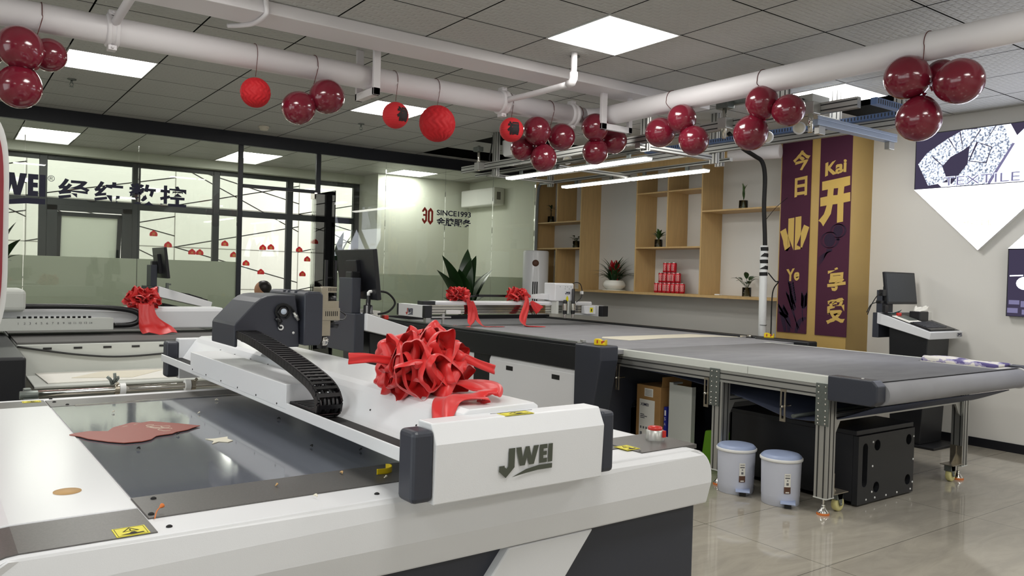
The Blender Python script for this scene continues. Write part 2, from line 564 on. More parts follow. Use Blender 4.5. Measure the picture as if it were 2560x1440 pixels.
LLAB = {(3, 2): 'lit square ceiling panel, largest and nearest, above the white cable tray', (-1, 7): 'lit square ceiling panel at upper left beyond the white pipe, beside the balloon cluster',
        (3, 7): 'lit square ceiling panel behind the paper lantern and the large honeycomb ball', (7, 2): 'lit square ceiling panel above the aluminium frame, beside an open dark ceiling tile'}
for i, j in LIGHTS:
    ceiling_light(GX0 + i * GP, GY0 + j * GP, LLAB.get((i, j), 'lit square ceiling panel out of view over the near part of the room'))
BLAB = {(-1, 2): 'lit ceiling panel behind the glass above the blue JWEI lettering', (3, 2): 'lit ceiling panel behind the glass above the door opening', (7, 2): 'lit ceiling panel behind the glass above the 30 sign', (-5, 2): 'lit ceiling panel behind the glass, hidden far left'}
BLAB[(-1, 2)] = 'lit ceiling panel behind the glass above the blue lettering at far left'
for i, j in BLIGHTS:
    ceiling_light(GX0 + i * GP, BG0 + j * GP, BLAB[(i, j)])

# walls
o = MB().box(XR, YF - 0.2, 0, XR + 0.15, 9.2, CEIL + .25).build('wall_right', M['wall']); struct(o)
o = MB().box(7.13, 9.2, 0, XR + 0.15, 11.3, CEIL + .25).build('wall_right', M['wall_back']); struct(o)
o = MB().box(5.45, 11.2, 0, XR + 0.15, YW + .1, CEIL + .25).build('wall_back', M['wall_back']); struct(o)
o = MB().box(XL - .1, YF - 0.15, 0, XR + 0.15, YF, CEIL + .25).build('wall_front', M['wall']); struct(o)
mb = MB()
mb.box(XL - .15, YF - .15, 0, XL, YW, 0.7); mb.box(XL - .15, YF - .15, 2.6, XL, YW, CEIL + .25)
mb.box(XL - .15, YF - .15, 0.7, XL, -2.2, 2.6); mb.box(XL - .15, 4.4, 0.7, XL, YW, 2.6)
o = mb.build('wall_left', M['wall']); struct(o)
for k in range(3):
    y0 = -2.2 + 2.2 * k
    mb = MB(); mb.box(XL - .1, y0, .7, XL - .04, y0 + .06, 2.6).box(XL - .1, y0 + 2.14, .7, XL - .04, y0 + 2.2, 2.6).box(XL - .1, y0 + .06, .7, XL - .04, y0 + 2.14, .76).box(XL - .1, y0 + .06, 2.54, XL - .04, y0 + 2.14, 2.6)
    w = mb.build('window_%d' % (20 + k), M['frame_black']); struct(w)
    p = MB().box(XL - .075, y0 + .06, .76, XL - .065, y0 + 2.14, 2.54).build('pane', M['pane'], w)
o = MB().box(XR - .012, YF, 0, XR, 4.16, .075).build('baseboard_right', M['skirting']); struct(o)
o = MB().box(XL, 11.7, 2.755, 5.45, YW, CEIL + .2).build('trim_1', M['wall_back']); struct(o)
o = MB().box(XL, 11.82, 0, 5.45, YW + .02, 0.55).build('wall_back', M['wall_back']); struct(o)

# column with the opening-day banners
CXF = 6.87
o = MB().box(CXF, 4.19, 0, XR, 4.955, CEIL + .05).build('wall_column', M['gold_cloth']); struct(o)

# windows of the back wall: black frames, one hopper sash open
mull = [(-3.2, -3.1), (-1.2, -1.1), (-.1, -.0), (1.0, 1.09), (2.10, 2.20), (3.17, 3.26), (4.26, 4.355), (5.35, 5.45)]
n = 0
for k in range(len(mull) - 1):
    a = mull[k][1]; b_ = mull[k + 1][0]
    mb = MB()
    mb.box(mull[k][0], 11.86, .55, a, 11.93, 2.755)
    if k == len(mull) - 2: mb.box(b_, 11.86, .55, mull[k + 1][1], 11.93, 2.755)
    mb.box(a, 11.86, 2.69, b_, 11.93, 2.755).box(a, 11.86, 2.11, b_, 11.93, 2.20).box(a, 11.86, .55, b_, 11.93, .62)
    if k == 3:
        mb.box(a, 11.85, .62, a + .12, 11.93, 2.11).box(b_ - .12, 11.85, .62, b_, 11.93, 2.11).box(a, 11.85, 2.04, b_, 11.93, 2.11)
    n += 1
    w = mb.build('window_%d' % n, M['frame_black'], bevel=.004); struct(w)
    MB().box(a, 11.89, 2.20, b_, 11.898, 2.69).build('pane', M['pane'], w)
    if k != 3:
        MB().box(a, 11.89, .62, b_, 11.898, 2.11).build('pane', M['pane'], w)
    else:
        # sash swung outward at the bottom
        mb = MB(); s0 = 0
        x0, x1 = a + .12, b_ - .12
        mb.box(x0, 11.88, .70, x0 + .05, 11.93, 2.03).box(x1 - .05, 11.88, .70, x1, 11.93, 2.03).box(x0, 11.88, .70, x1, 11.93, .75).box(x0, 11.88, 1.98, x1, 11.93, 2.03)
        R_ = Matrix.Rotation(math.radians(9), 3, 'X'); pv = Vector((0, 11.93, 2.03))
        mb.xf(0, lambda p: R_ @ (p - pv) + pv)
        mb.build('sash', M['frame_black'], w)
        mb = MB().box(x0 + .05, 11.90, .75, x1 - .05, 11.908, 1.98); mb.xf(0, lambda p: R_ @ (p - pv) + pv)
        mb.build('pane', M['frost'], w)

# pale panelled facade across the lane, seen through the windows
mb = MB().box(-9, 15.2, -1, 14, 15.5, 7)
mb.cur = 1
def seam(x0, z0, x1, z1, w=.016):
    d = Vector((x1 - x0, 0, z1 - z0)).normalized(); q = Vector((-d.z, 0, d.x)) * w / 2
    a = Vector((x0, 15.197, z0)); b = Vector((x1, 15.197, z1))
    mb.quad(a - q, b - q, b + q, a + q)
nx = [-1.2 + 2.3 * k for k in range(6)]
for k, x in enumerate(nx): seam(x, -1, x, 7)
for z in (.2, .95, 1.7, 2.45, 3.2, 3.95): seam(-9, z, 14, z)
for k, x in enumerate(nx[:-1]):
    zc = 2.45 if k % 2 else 3.2
    for c, zz in ((x, zc), (x + 2.3, zc - 1.5 if k % 2 else zc - 1.5)):
        seam(x, zc, x + 2.3, zc - .55); seam(x, zc, x + 2.3, zc - 1.1); seam(x + 2.3, zc - .2, x, zc - .75)
        seam(x, zc - 1.5, x + 2.3, zc - 1.0); seam(x, zc - 1.5, x + 2.3, zc - 2.1); seam(x, zc, x + 2.3, zc + .5)
M['facade'] = mat('facade_panel', (224, 218, 206), 0.6, var=(.8, .05))
M['seam'] = mat('facade_joint', (140, 134, 124), 0.8)
o = mb.build('wall_outside', [M['facade'], M['seam']]); struct(o)
o = MB().box(-9, YW + .1, -.2, 14, 15.2, -.1).build('ground', mat('paving', (150, 148, 142), .8)); struct(o)

# glass partition
o = MB().box(XL, 9.03, 2.733, 6.86, 9.09, CEIL).build('trim_2', M['beam'], bevel=.003); struct(o)
mb = MB().box(2.685, 9.035, 0, 2.735, 9.085, 2.733)
mb.box(3.595, 9.035, 2.262, 3.65, 9.085, 2.733).box(2.735, 9.035, 2.262, 3.595, 9.085, 2.30)
o = mb.build('trim_3', M['beam'], bevel=.004); struct(o)
seams = [XL, -1.5, -.42, .64, 1.66, 2.685]
nw = 8
def glass_panel(x0, x1, z0=0.0, z1=2.733, fz=1.42):
    global nw
    w = MB().box(x0 + .003, 9.054, z0, x1 - .003, 9.066, z1).build('window_%d' % nw, M['glass']); struct(w)
    nw += 1
    if fz:
        MB().box(x0 + .003, 9.0665, z0, x1 - .003, 9.0675, fz).build('frosted_film', M['frost'], w)
    return w
for a, b_ in zip(seams[:-1], seams[1:]): glass_panel(a, b_)
glass_panel(2.735, 3.595, 2.30, 2.733, None)
for a, b_ in ((3.65, 4.52), (4.52, 5.39), (5.39, 6.15), (6.15, 6.88)): glass_panel(a, b_, fz=1.33)
# glass door standing open towards the viewer
d = MB().box(3.545, 8.36, .03, 3.557, 9.05, 2.245).build('door_1', M['glass']); struct(d)
MB().box(3.5575, 8.365, 1.12, 3.5585, 9.045, 1.32).build('frosted_film', M['frost'], d)
MB().box(3.535, 8.93, 2.19, 3.567, 9.05, 2.262).build('pivot_patch', M['chrome'], d)
mb = MB()
for sx in (-1, 1):
    x = 3.551 + sx * .055
    mb.box(x - .016, 8.42, .75, x + .016, 8.452, 1.47)
    for z in (.95, 1.27): mb.cyl((3.551, 8.436, z), (x, 8.436, z), .012, 10)
mb.build('door_handle', M['black_plastic'], d, bevel=.003)

# lettering fixed to the glass
r = root('wall_sign', (1.2, 9.05, 1.98), 'dark company name in logo letters and four Chinese characters on the left glass', 'sign')
mb = MB(); logo(mb, (.237, 9.05, 2.213), (1, 0, 0), (0, 0, 1), .58, parts='WEIS', h=.33, thick=.006, lift=0)
mb.build('logo_lettering', M['ink_navy'], r)
mb = MB(); logo(mb, (.237, 9.05, 2.213), (1, 0, 0), (0, 0, 1), .58, parts='J', h=.33, thick=.006, lift=0)
mb.build('logo_lettering', M['ink_red'], r)
mb = MB(); lettering(mb, '®', (.835, 9.05, 2.155), (1, 0, 0), (0, 0, 1), box=(.06, .06), bold=.0, lift=.001)
mb.build('trademark_sign', M['ink_navy'], r)
mb = MB()
for ch, x0, x1, z0, z1 in (('经', .925, 1.205, 1.985, 2.198), ('纬', 1.245, 1.52, 1.985, 2.20), ('数', 1.565, 1.84, 1.985, 2.205), ('控', 1.87, 2.137, 1.985, 2.21)):
    lettering(mb, ch, (x0, 9.05, z0), (1, 0, 0), (0, 0, 1), box=(x1 - x0, z1 - z0), bold=.028)
mb.build('characters', M['ink_navy'], r)
r = root('wall_sign', (5.4, 9.05, 1.98), 'red 30 with SINCE1993 and four Chinese characters on the right glass', 'sign')
mb = MB()
def poly_at(pts, x0, z0, w, h):
    mb.add([(x0 + p[0] * w, 9.049, z0 + p[1] * h) for p in pts], [tuple(range(len(pts)))])
three = [(0, .78), (.5, 1), (1, .8), (1, .2), (.5, 0), (0, .22), (0, .32), (.34, .32), (.34, .27), (.5, .2), (.64, .27), (.64, .47), (.2, .47), (.2, .58), (.64, .58), (.64, .74), (.5, .8), (.34, .74), (.34, .70), (0, .70)]
poly_at(three, 5.04, 1.99, .075, .225)
o4 = [(0, .2), (.5, 0), (1, .2), (1, .8), (.5, 1), (0, .8)]; i4 = [(.36, .27), (.5, .2), (.64, .27), (.64, .74), (.5, .8), (.36, .74)]
for k in range(6):
    poly_at([o4[k], o4[(k + 1) % 6], i4[(k + 1) % 6], i4[k]], 5.125, 1.985, .08, .225)
mb.build('number_thirty', M['ink_red'], r)
mb = MB(); lettering(mb, 'SINCE1993', (5.258, 9.05, 2.118), (1, 0, 0), (0, 0, 1), box=(.53, .072), bold=.022)
lettering(mb, '金牌服务', (5.255, 9.05, 1.984), (1, 0, 0), (0, 0, 1), box=(.54, .108), bold=.03)
mb.build('characters', M['ink_navy'], r)

# red paper luck charms stuck on the back windows
CH = [(2.376, 1.797, '开'), (2.567, 1.650, '业'), (2.889, 1.562, '大'), (2.995, 1.561, '吉'), (3.343, 1.703, '财'), (3.473, 1.545, '福'), (3.656, 1.427, '源'), (3.879, 1.303, '广'), (3.90, 1.669, '合'), (4.022, 1.680, '福'), (4.464, 1.663, '进'), (4.596, 1.519, '吉'), (4.524, 1.288, '行'), (4.70, 1.80, '达')]
CHL = ['topmost red paper charm on the back glass, left of the near window mullion', 'red paper charm on the back glass, just above the far left monitor', 'left one of two red charms side by side right of the far left monitor', 'right one of two red charms side by side right of the far left monitor',
       'purple red paper charm on the back glass left of the tall partition post', 'red paper charm half hidden by the tall partition post', 'red paper charm on the back glass just right of the tall partition post', 'lowest red paper charm, above the head of the seated person', 'left one of two red charms side by side in the doorway',
       'right one of two red charms side by side in the doorway', 'red paper charm right of the window mullion in the doorway', 'faded red charm seen through the edge of the open glass door', 'low red charm left of the open glass door handle', 'dark red charm seen through the open glass door']
for (x, z, c), lab in zip(CH, CHL):
    r = root('paper_charm', (x, 11.85, z - .045), lab, 'decoration', 'red paper charms on the back windows')
    pts = [(-.048, -.035), (.048, -.035), (.052, -.01), (.045, .012)] + arc(.024, .008, .02, 0, 90, 3) + arc(0, .022, .024, 20, 160, 6) + arc(-.024, .008, .02, 90, 180, 3) + [(-.045, .012), (-.052, -.01)]
    MB().prism([(x + p[0], z + p[1]) for p in pts], 'y', 11.845, 11.853).build('paper_shape', M['lantern'], r)
    mb = MB(); lettering(mb, c, (x - .02, 11.845, z - .028), (1, 0, 0), (0, 0, 1), box=(.04, .04), bold=.01); mb.build('character', M['gold'], r)

# ================================================================== PIPES, TRAY, CEILING FITTINGS
PZ = 2.657; PY = 4.95; PX = 4.33; PR = .077
r = root('water_pipe', (1.0, PY, PZ - PR), 'thick white pipe running across the room from the left, hung with balloons and lanterns', 'pipe')
mb = MB(); mb.tube([(XL, PY, PZ), (PX - .12, PY, PZ)], PR, 28); mb.build('pipe_run', M['pipe_white'], r)
def coupling(x, r):
    c = MB()
    c.lathe([(PR + .002, -.035), (PR + .014, -.03), (PR + .014, -.012), (PR + .006, -.008), (PR + .006, .008), (PR + .014, .012), (PR + .014, .03), (PR + .002, .035)], (x, PY, PZ), 28, axis=(1, 0, 0))
    for s in (1, -1):
        c.box(x - .022, PY - .03, PZ + s * (PR + .006), x + .022, PY + .03, PZ + s * (PR + .034))
        c.cyl((x, PY - .045, PZ + s * (PR + .02)), (x, PY + .045, PZ + s * (PR + .02)), .008, 8)
    return c.build('grooved_coupling', M['pipe_white'], r, bevel=.003)
for x in (.755, 3.42, 4.10): coupling(x, r)
r2 = root('water_pipe', (PX, 1.0, PZ - PR), 'thick white pipe running toward the upper right, hung with balloon clusters', 'pipe')
mb = MB(); mb.tube([(PX - .115, PY, PZ)] + [(PX - .12 + .12 * math.sin(a), PY - .12 + .12 * math.cos(a), PZ) for a in [PI / 2 * k / 8 for k in range(9)]] + [(PX, PY - .14, PZ), (PX, YF, PZ)], PR, 28)
mb.build('pipe_run', M['pipe_white'], r2)
r3 = root('water_pipe', (6.72, 5.0, 2.57), 'short white pipe stub under the ceiling between the banners and the shelf', 'pipe')
mb = MB(); mb.tube([(6.55, 5.35, 2.655), (6.72, 4.86, 2.655)], .07, 24); mb.build('pipe_run', M['pipe_white'], r3)
# white flat cable tray
o = MB().box(XL, 4.51, 2.80, 5.25, 4.79, CEIL - .001).build('cable_tray', M['pipe_white'], bevel=.006)
tag(o, 'flat white cable tray running under the ceiling beside the big pipe', 'cable tray')
def hanger(name, pts_boxes, org, label):
    mb = MB()
    for b in pts_boxes: mb.box(*b)
    o = mb.build(name, M['pipe_white'], bevel=.003)
    return tag(o, label, 'bracket', 'white pipe hangers')
hanger('pipe_hanger', [(2.30, 4.83, PZ - PR - .055, 2.35, 4.855, CEIL), (2.30, 4.83, PZ - PR - .055, 2.35, 5.12, PZ - PR - .005), (2.30, 5.095, PZ - PR - .055, 2.35, 5.12, CEIL)], None, 'white strap hanger around the pipe between the balloon pair and the paper lantern')
hanger('pipe_hanger', [(4.17, 4.66, PZ - PR - .06, 4.225, 4.69, CEIL), (4.17, 4.66, PZ - PR - .06, 4.50, 4.69, PZ - PR - .012), (4.46, 4.66, PZ - PR - .06, 4.50, 4.69, CEIL)], None, 'white U shaped hanger at the corner where the two pipes meet')
# thin branch conduits
def branch(pts, rad, label):
    mb = MB(); mb.tube(pts, rad, 14)
    return mb
r = root('branch_pipe', (3.3, 4.3, 2.75), 'thin white branch pipe rising through the ceiling with an elbow at centre', 'pipe', 'thin white branch pipes')
mb = MB(); mb.tube(bez([(3.42, PY - .06, PZ + .01), (3.44, 4.6, 2.665), (3.46, 4.22, 2.67)], 4), .021, 14); mb.build('pipe_run', M['pipe_white'], r)
mb = MB(); mb.tube([(3.46, 4.22, 2.67), (3.46, 4.18, 2.675), (3.46, 4.165, 2.70), (3.46, 4.165, 2.74)], .028, 14); mb.tube([(3.46, 4.165, 2.73), (3.46, 4.165, CEIL + .02)], .021, 14); mb.build('elbow', M['pipe_white'], r)
r = root('branch_pipe', (.76, 4.6, 2.70), 'thin white branch pipe rising from the clamp at upper left', 'pipe', 'thin white branch pipes')
mb = MB(); mb.tube([(.755, PY - .02, PZ + .02), (.79, 4.52, 2.765), (.80, 4.38, 2.79), (.80, 4.34, CEIL + .02)], .023, 14); mb.build('pipe_run', M['pipe_white'], r)
o = MB().tube(bez([(1.36, 4.86, 2.79), (1.42, 4.80, 2.79), (1.47, 4.70, 2.79), (1.47, 4.50, 2.79), (1.465, 4.49, 2.85), (1.46, 4.48, CEIL)], 5), .014, 10).build('branch_pipe', M['pipe_white'])
tag(o, 'thin white conduit bent around the cable tray at top left', 'pipe', 'thin white branch pipes')
# sprinklers and detectors
def sprinkler(x, y, label):
    r = root('sprinkler', (x, y, CEIL), label, 'sprinkler', 'ceiling sprinklers')
    MB().lathe([(.034, -.001), (.034, -.008), (.01, -.012)], (x, y, CEIL), 16).build('rosette', M['zinc'], r)
    mb = MB().cyl((x, y, CEIL - .01), (x, y, CEIL - .035), .008, 8)
    for s in (-1, 1): mb.tube([(x + s * .006, y, CEIL - .03), (x + s * .014, y, CEIL - .045), (x + s * .005, y, CEIL - .06)], .003, 6)
    mb.lathe([(.001, -.062), (.016, -.062), (.016, -.065), (.001, -.066)], (x, y, CEIL), 12)
    mb.build('head', M['zinc'], r)
sprinkler(3.52, 4.23, 'small ceiling sprinkler in front of the nearest lit panel')
sprinkler(.85, 7.5, 'small ceiling sprinkler at left below the left lit panel')
sprinkler(3.49, 7.6, 'small ceiling sprinkler left of the paper lantern in the far ceiling')
r = root('smoke_detector', (2.78, 8.5, CEIL), 'small cream round smoke detector on the ceiling near the dark beam', 'smoke detector')
MB().lathe([(.055, 0), (.055, -.018), (.05, -.02)], (2.78, 8.5, CEIL), 24).build('base', M['cream'], r)
MB().lathe([(.046, -.018), (.044, -.034), (.036, -.04), (.001, -.042)], (2.78, 8.5, CEIL), 24).build('sensor_head', M['cream'], r)

# ================================================================== BALLOONS AND LANTERNS
def balloon(c, r, tilt, label, string_to=None, group='burgundy balloons hanging from the pipes'):
    c = Vector(c)
    ro = root('balloon', (c.x, c.y, c.z - r), label, 'balloon', group)
    prof = []
    for k in range(17):
        t = k / 16
        a = PI * t
        h = -math.cos(a)
        rr = math.sin(a) * (1.0 if h > 0 else (1 - .12 * h * h))
        hh = h * (1.0 if h > 0 else 1.12)
        prof.append((rr * r, hh * r))
    mb = MB(); ax = Vector(tilt).normalized()
    mb.lathe(prof, c, 28, axis=ax); mb.build('latex_skin', M['balloon'], ro)
    kn = c - ax * r * 1.1
    mb = MB().lathe([(.004, .012), (.006, 0), (.013, -.012), (.015, -.014)], kn, 10, axis=ax); mb.build('knot', M['balloon'], ro)
    if string_to:
        mb = MB()
        for pts in string_to: mb.tube(bez(pts, 5), .0022, 5)
        mb.build('string', M['string'], ro)
    return ro
def loop_pipe1(x, end, back=False):
    """cord over the pipe that runs along X at y=PY"""
    pts = [(x, PY - (PR + .003) * math.sin(a), PZ + (PR + .003) * math.cos(a)) for a in [PI * k / 8 for k in range(-2, 6)]]
    return [pts + [tuple(end)]]
def loop_pipe2(y, end):
    pts = [(PX - (PR + .003) * math.sin(a), y, PZ + (PR + .003) * math.cos(a)) for a in [PI * k / 8 for k in range(-2, 6)]]
    return [pts + [tuple(end)]]
B = [
 ((.309, 4.82, 2.452), .110, (-.5, .3, .7), 'upper front burgundy balloon of the cluster at the left edge', loop_pipe1(.41, (.37, 4.86, 2.47))),
 ((.45, 4.93, 2.462), .088, (.8, .3, .3), 'rear burgundy balloon at the right of the cluster at the left edge', None),
 ((.31, 4.84, 2.252), .108, (-.2, 0, -1), 'lowest burgundy balloon of the cluster at the left edge', None),
 ((.17, 4.95, 2.448), .085, (-.9, .4, .2), 'burgundy balloon cut by the left edge of the photo', None),
 ((1.80, 4.85, 2.364), .103, (-.7, 0, -.6), 'lower left balloon of the pair left of the strap hanger', None),
 ((1.983, 4.84, 2.462), .110, (.9, .1, .5), 'upper right balloon of the pair left of the strap hanger', loop_pipe1(1.93, (1.88, 4.86, 2.45))),
 ((3.664, 4.83, 2.462), .107, (-.5, -.1, .8), 'upper left balloon of the cluster right of the second paper lantern', loop_pipe1(3.86, (3.80, 4.86, 2.46))),
 ((3.941, 4.87, 2.451), .107, (1, .1, .3), 'right balloon of the cluster right of the second paper lantern', None),
 ((3.737, 4.83, 2.257), .102, (0, 0, -1), 'lowest balloon of the cluster right of the second paper lantern', None),
 ((3.66, 5.0, 2.345), .095, (-.6, .8, -.3), 'mostly hidden rear balloon of the cluster right of the second paper lantern', None),
 ((4.207, 4.78, 2.551), .109, (-.5, -.2, .7), 'upper left balloon of the cluster under the corner hanger', loop_pipe1(4.16, (4.25, 4.9, 2.5))),
 ((4.48, 4.85, 2.485), .107, (.9, -.2, .1), 'right balloon of the cluster under the corner hanger', None),
 ((4.261, 4.83, 2.368), .104, (-.2, 0, -1), 'lowest balloon of the cluster under the corner hanger', None),
 ((4.56, 4.97, 2.53), .09, (.6, .8, .4), 'hidden rear balloon of the cluster under the corner hanger', None),
 ((4.30, 4.16, 2.441), .110, (0, 1, .1), 'left balloon of the trio in the middle of the right pipe', None),
 ((4.26, 3.914, 2.501), .103, (-.3, .1, .9), 'upper front balloon of the trio in the middle of the right pipe', loop_pipe2(4.06, (4.27, 4.0, 2.56))),
 ((4.30, 3.83, 2.34), .105, (.1, -.8, -.5), 'lower right balloon of the trio in the middle of the right pipe', None),
 ((4.30, 3.264, 2.521), .106, (0, .2, 1), 'top balloon of the trio beside the gap in the aluminium frame', loop_pipe2(3.27, (4.29, 3.23, 2.6))),
 ((4.30, 3.345, 2.33), .113, (0, .5, -.9), 'lower left balloon of the trio beside the gap in the aluminium frame', None),
 ((4.33, 3.08, 2.444), .100, (.1, -1, 0), 'right balloon of the trio beside the gap in the aluminium frame', None),
 ((4.27, 2.295, 2.494), .119, (0, .9, .4), 'upper left balloon of the large cluster at the right', loop_pipe2(2.20, (4.28, 2.22, 2.5))),
 ((4.28, 2.02, 2.425), .118, (0, -1, .1), 'right balloon of the large cluster at the right', None),
 ((4.30, 2.239, 2.26), .117, (0, .2, -1), 'lowest balloon of the large cluster at the right', None),
 ((4.45, 2.20, 2.52), .085, (.7, 0, .6), 'small hidden rear balloon of the large cluster at the right', None)]
for c, rr, t, lab, st in B: balloon(c, rr, t, lab, st)

def honeycomb(c, r, label, cord):
    c = Vector(c); ro = root('honeycomb_ball', (c.x, c.y, c.z - r), label, 'lantern', 'round red paper lanterns')
    NM, NP = 96, 40; vs = []; fs = []
    for i in range(NP + 1):
        th = PI * i / NP
        for k in range(NM):
            ph = 2 * PI * k / NM
            cell = 16
            s = math.sin(cell * ph / 1 + (PI * .85) * math.sin(th * 9))
            rr = r * (1 - .075 * (0.5 + .5 * s) ** 2 * math.sin(th))
            vs.append(c + Vector((rr * math.sin(th) * math.cos(ph), rr * math.sin(th) * math.sin(ph), rr * math.cos(th))))
    for i in range(NP):
        for k in range(NM):
            fs.append((i * NM + k, (i + 1) * NM + k, (i + 1) * NM + (k + 1) % NM, i * NM + (k + 1) % NM))
    mb = MB(); mb.smooth = True; mb.add(vs, fs); mb.build('tissue_cells', M['honey'], ro)
    mb = MB()
    for p in cord: mb.tube(bez(p, 5), .0018, 5)
    mb.build('string', M['string'], ro)
honeycomb((1.533, 4.86, 2.42), .09, 'small red honeycomb paper ball hanging left of the balloon pair', loop_pipe1(1.545, (1.535, 4.87, 2.52)))
honeycomb((2.803, 4.85, 2.401), .127, 'largest red honeycomb paper ball between the two paper lanterns', loop_pipe1(2.83, (2.805, 4.86, 2.53)))
def lantern(c, r, yaw, label, cord):
    c = Vector(c); ro = root('paper_lantern', (c.x, c.y, c.z - r), label, 'lantern', 'round red paper lanterns')
    pr = []
    for i in range(61):
        th = PI * (.05 + .9 * i / 60)
        rr = r * (1 - .012 * abs(math.sin(i * PI / 4)))
        pr.append((rr * math.sin(th), -rr * math.cos(th)))
    mb = MB(); mb.lathe(pr, c, 36); mb.build('paper_shell', M['lantern'], ro)
    vs, fs = text_mesh('福', 1.0, .05)
    me = bpy.data.meshes.new('tmp'); me.from_pydata([(x, y, 0) for x, y in vs], [], fs)
    bm = bmesh.new(); bm.from_mesh(me)
    bmesh.ops.triangulate(bm, faces=bm.faces); bmesh.ops.subdivide_edges(bm, edges=bm.edges, cuts=3, use_grid_fill=True)
    xs = [v.co.x for v in bm.verts]; ys = [v.co.y for v in bm.verts]
    cx, cy = (min(xs) + max(xs)) / 2, (min(ys) + max(ys)) / 2; k = 1.15 * r / (max(ys) - min(ys))
    P = []
    for v in bm.verts:
        a = (v.co.x - cx) * k / r * .9; b = (v.co.y - cy) * k / r
        d = Vector((math.sin(a + yaw) * math.cos(b), -math.cos(a + yaw) * math.cos(b), math.sin(b)))
        P.append(c + d * (r * 1.012))
    F = [tuple(v.index for v in f.verts) for f in bm.faces]
    bm.free(); bpy.data.meshes.remove(me)
    mb = MB(); mb.smooth = True; mb.add(P, F); mb.build('character', M['ink'], ro)
    mb = MB()
    for p in cord: mb.tube(bez(p, 5), .0018, 5)
    mb.build('string', M['string'], ro)
lantern((2.472, 4.84, 2.411), .089, .15, 'red paper lantern with a black character in front of a ceiling light', loop_pipe1(2.50, (2.475, 4.85, 2.51)))
lantern((3.421, 4.82, 2.434), .09, -.45, 'red paper lantern with a black character touching the balloon cluster', loop_pipe1(3.47, (3.43, 4.84, 2.53)))

# ================================================================== FOREGROUND CUTTER (turned 1 degree to the room)
RZA = math.radians(1.0)
A = root('flatbed_cutting_machine', (1.0, 2.45, 0), 'large white and charcoal flatbed cutter filling the foreground', 'cutting machine', rz=RZA)
TZ = .85
# upper white shell with rounded ends and a folded front
prof = arc(.14, .76, .09, 180, 90, 8) + arc(1.84, .76, .09, 90, 0, 8)
prof = [(.05, .675), (.05, .743)] + prof + [(1.93, .743), (1.93, .675)]
mb = MB()
n = len(prof)
yf, yb = 1.547, 3.36
def yfront(z): return yf + (.018 * (.743 - z) / .068 if z < .743 else 0) + (.012 if z > .846 else 0)
fr = [(x, yfront(z), z) for x, z in prof]; bk = [(x, yb, z) for x, z in prof]
up = list(range(1, n - 1))
mb.add(fr + bk, [tuple(up), (0, 1, n - 2, n - 1), tuple(n + i for i in reversed(range(n)))] + [(i, n + i, n + (i + 1) % n, (i + 1) % n) for i in range(n)])
for k in range(3, len(mb.f)): mb.sm[k] = False
mb.build('upper_shell', M['white_paint'], A, bevel=.006, seg=2)
mb = MB().box(.07, 1.60, 0, 1.915, 3.33, .672)
mb.build('base_cabinet', M['dark'], A, bevel=.006)
mb = MB().prism([(1.187, .671), (1.469, .671), (.95, .06), (.67, .06)], 'y', 1.572, 1.61)
mb.build('diagonal_panel', M['white_paint'], A, bevel=.004)
# bed, strips and plates
MB().box(.368, 1.835, TZ - .02, 1.63, 3.131, TZ + .002).build('cutting_bed', M['felt_a'], A)
mb = MB().box(.366, 1.668, TZ - .03, 1.66, 1.833, TZ + .003); mb.build('front_strip', M['plate'], A, bevel=.0015)
mb = MB().box(.366, 3.138, TZ - .03, 1.66, 3.29, TZ + .003); mb.build('rear_strip', M['plate'], A, bevel=.0015)
MB().box(.44, 3.131, TZ, 1.66, 3.138, TZ + .005).build('edge_trim', M['chrome'], A)
def wrap(x1, y0, y1, off):
    p = [(x1, TZ + off)] + arc(.14, .76, .09 + off, 90, 178, 8)
    q = [(x1, TZ - .004)] + arc(.14, .76, .086, 90, 178, 8)
    return MB().prism(p + q[::-1], 'y', y0, y1)
wrap(.363, 1.575, 1.748, .0025).build('corner_plate', M['plate'], A, bevel=.001)
wrap(.363, 3.165, 3.31, .0025).build('corner_plate', M['plate'], A, bevel=.001)
wrap(.363, 1.752, 3.160, .004).build('end_cover', M['white_gloss'], A, bevel=.002)
MB().box(1.668, 1.590, TZ - .01, 1.905, 1.785, TZ + .003).build('corner_plate', M['plate'], A, bevel=.001)
es = MB().lathe([(.0285, 0), (.0285, .009), (.027, .012), (.027, .030), (.023, .032)], (1.838, 1.70, TZ + .003), 32).build('emergency_stop', M['alu'], A)
mb = MB().lathe([(.021, .028), (.023, .036), (.021, .041), (.001, .043)], (1.838, 1.70, TZ + .003), 28); mb.box(1.838 + .005, 1.70 - .031, TZ + .014, 1.838 + .017, 1.70 - .02, TZ + .034); mb.build('stop_button', M['red'], es)
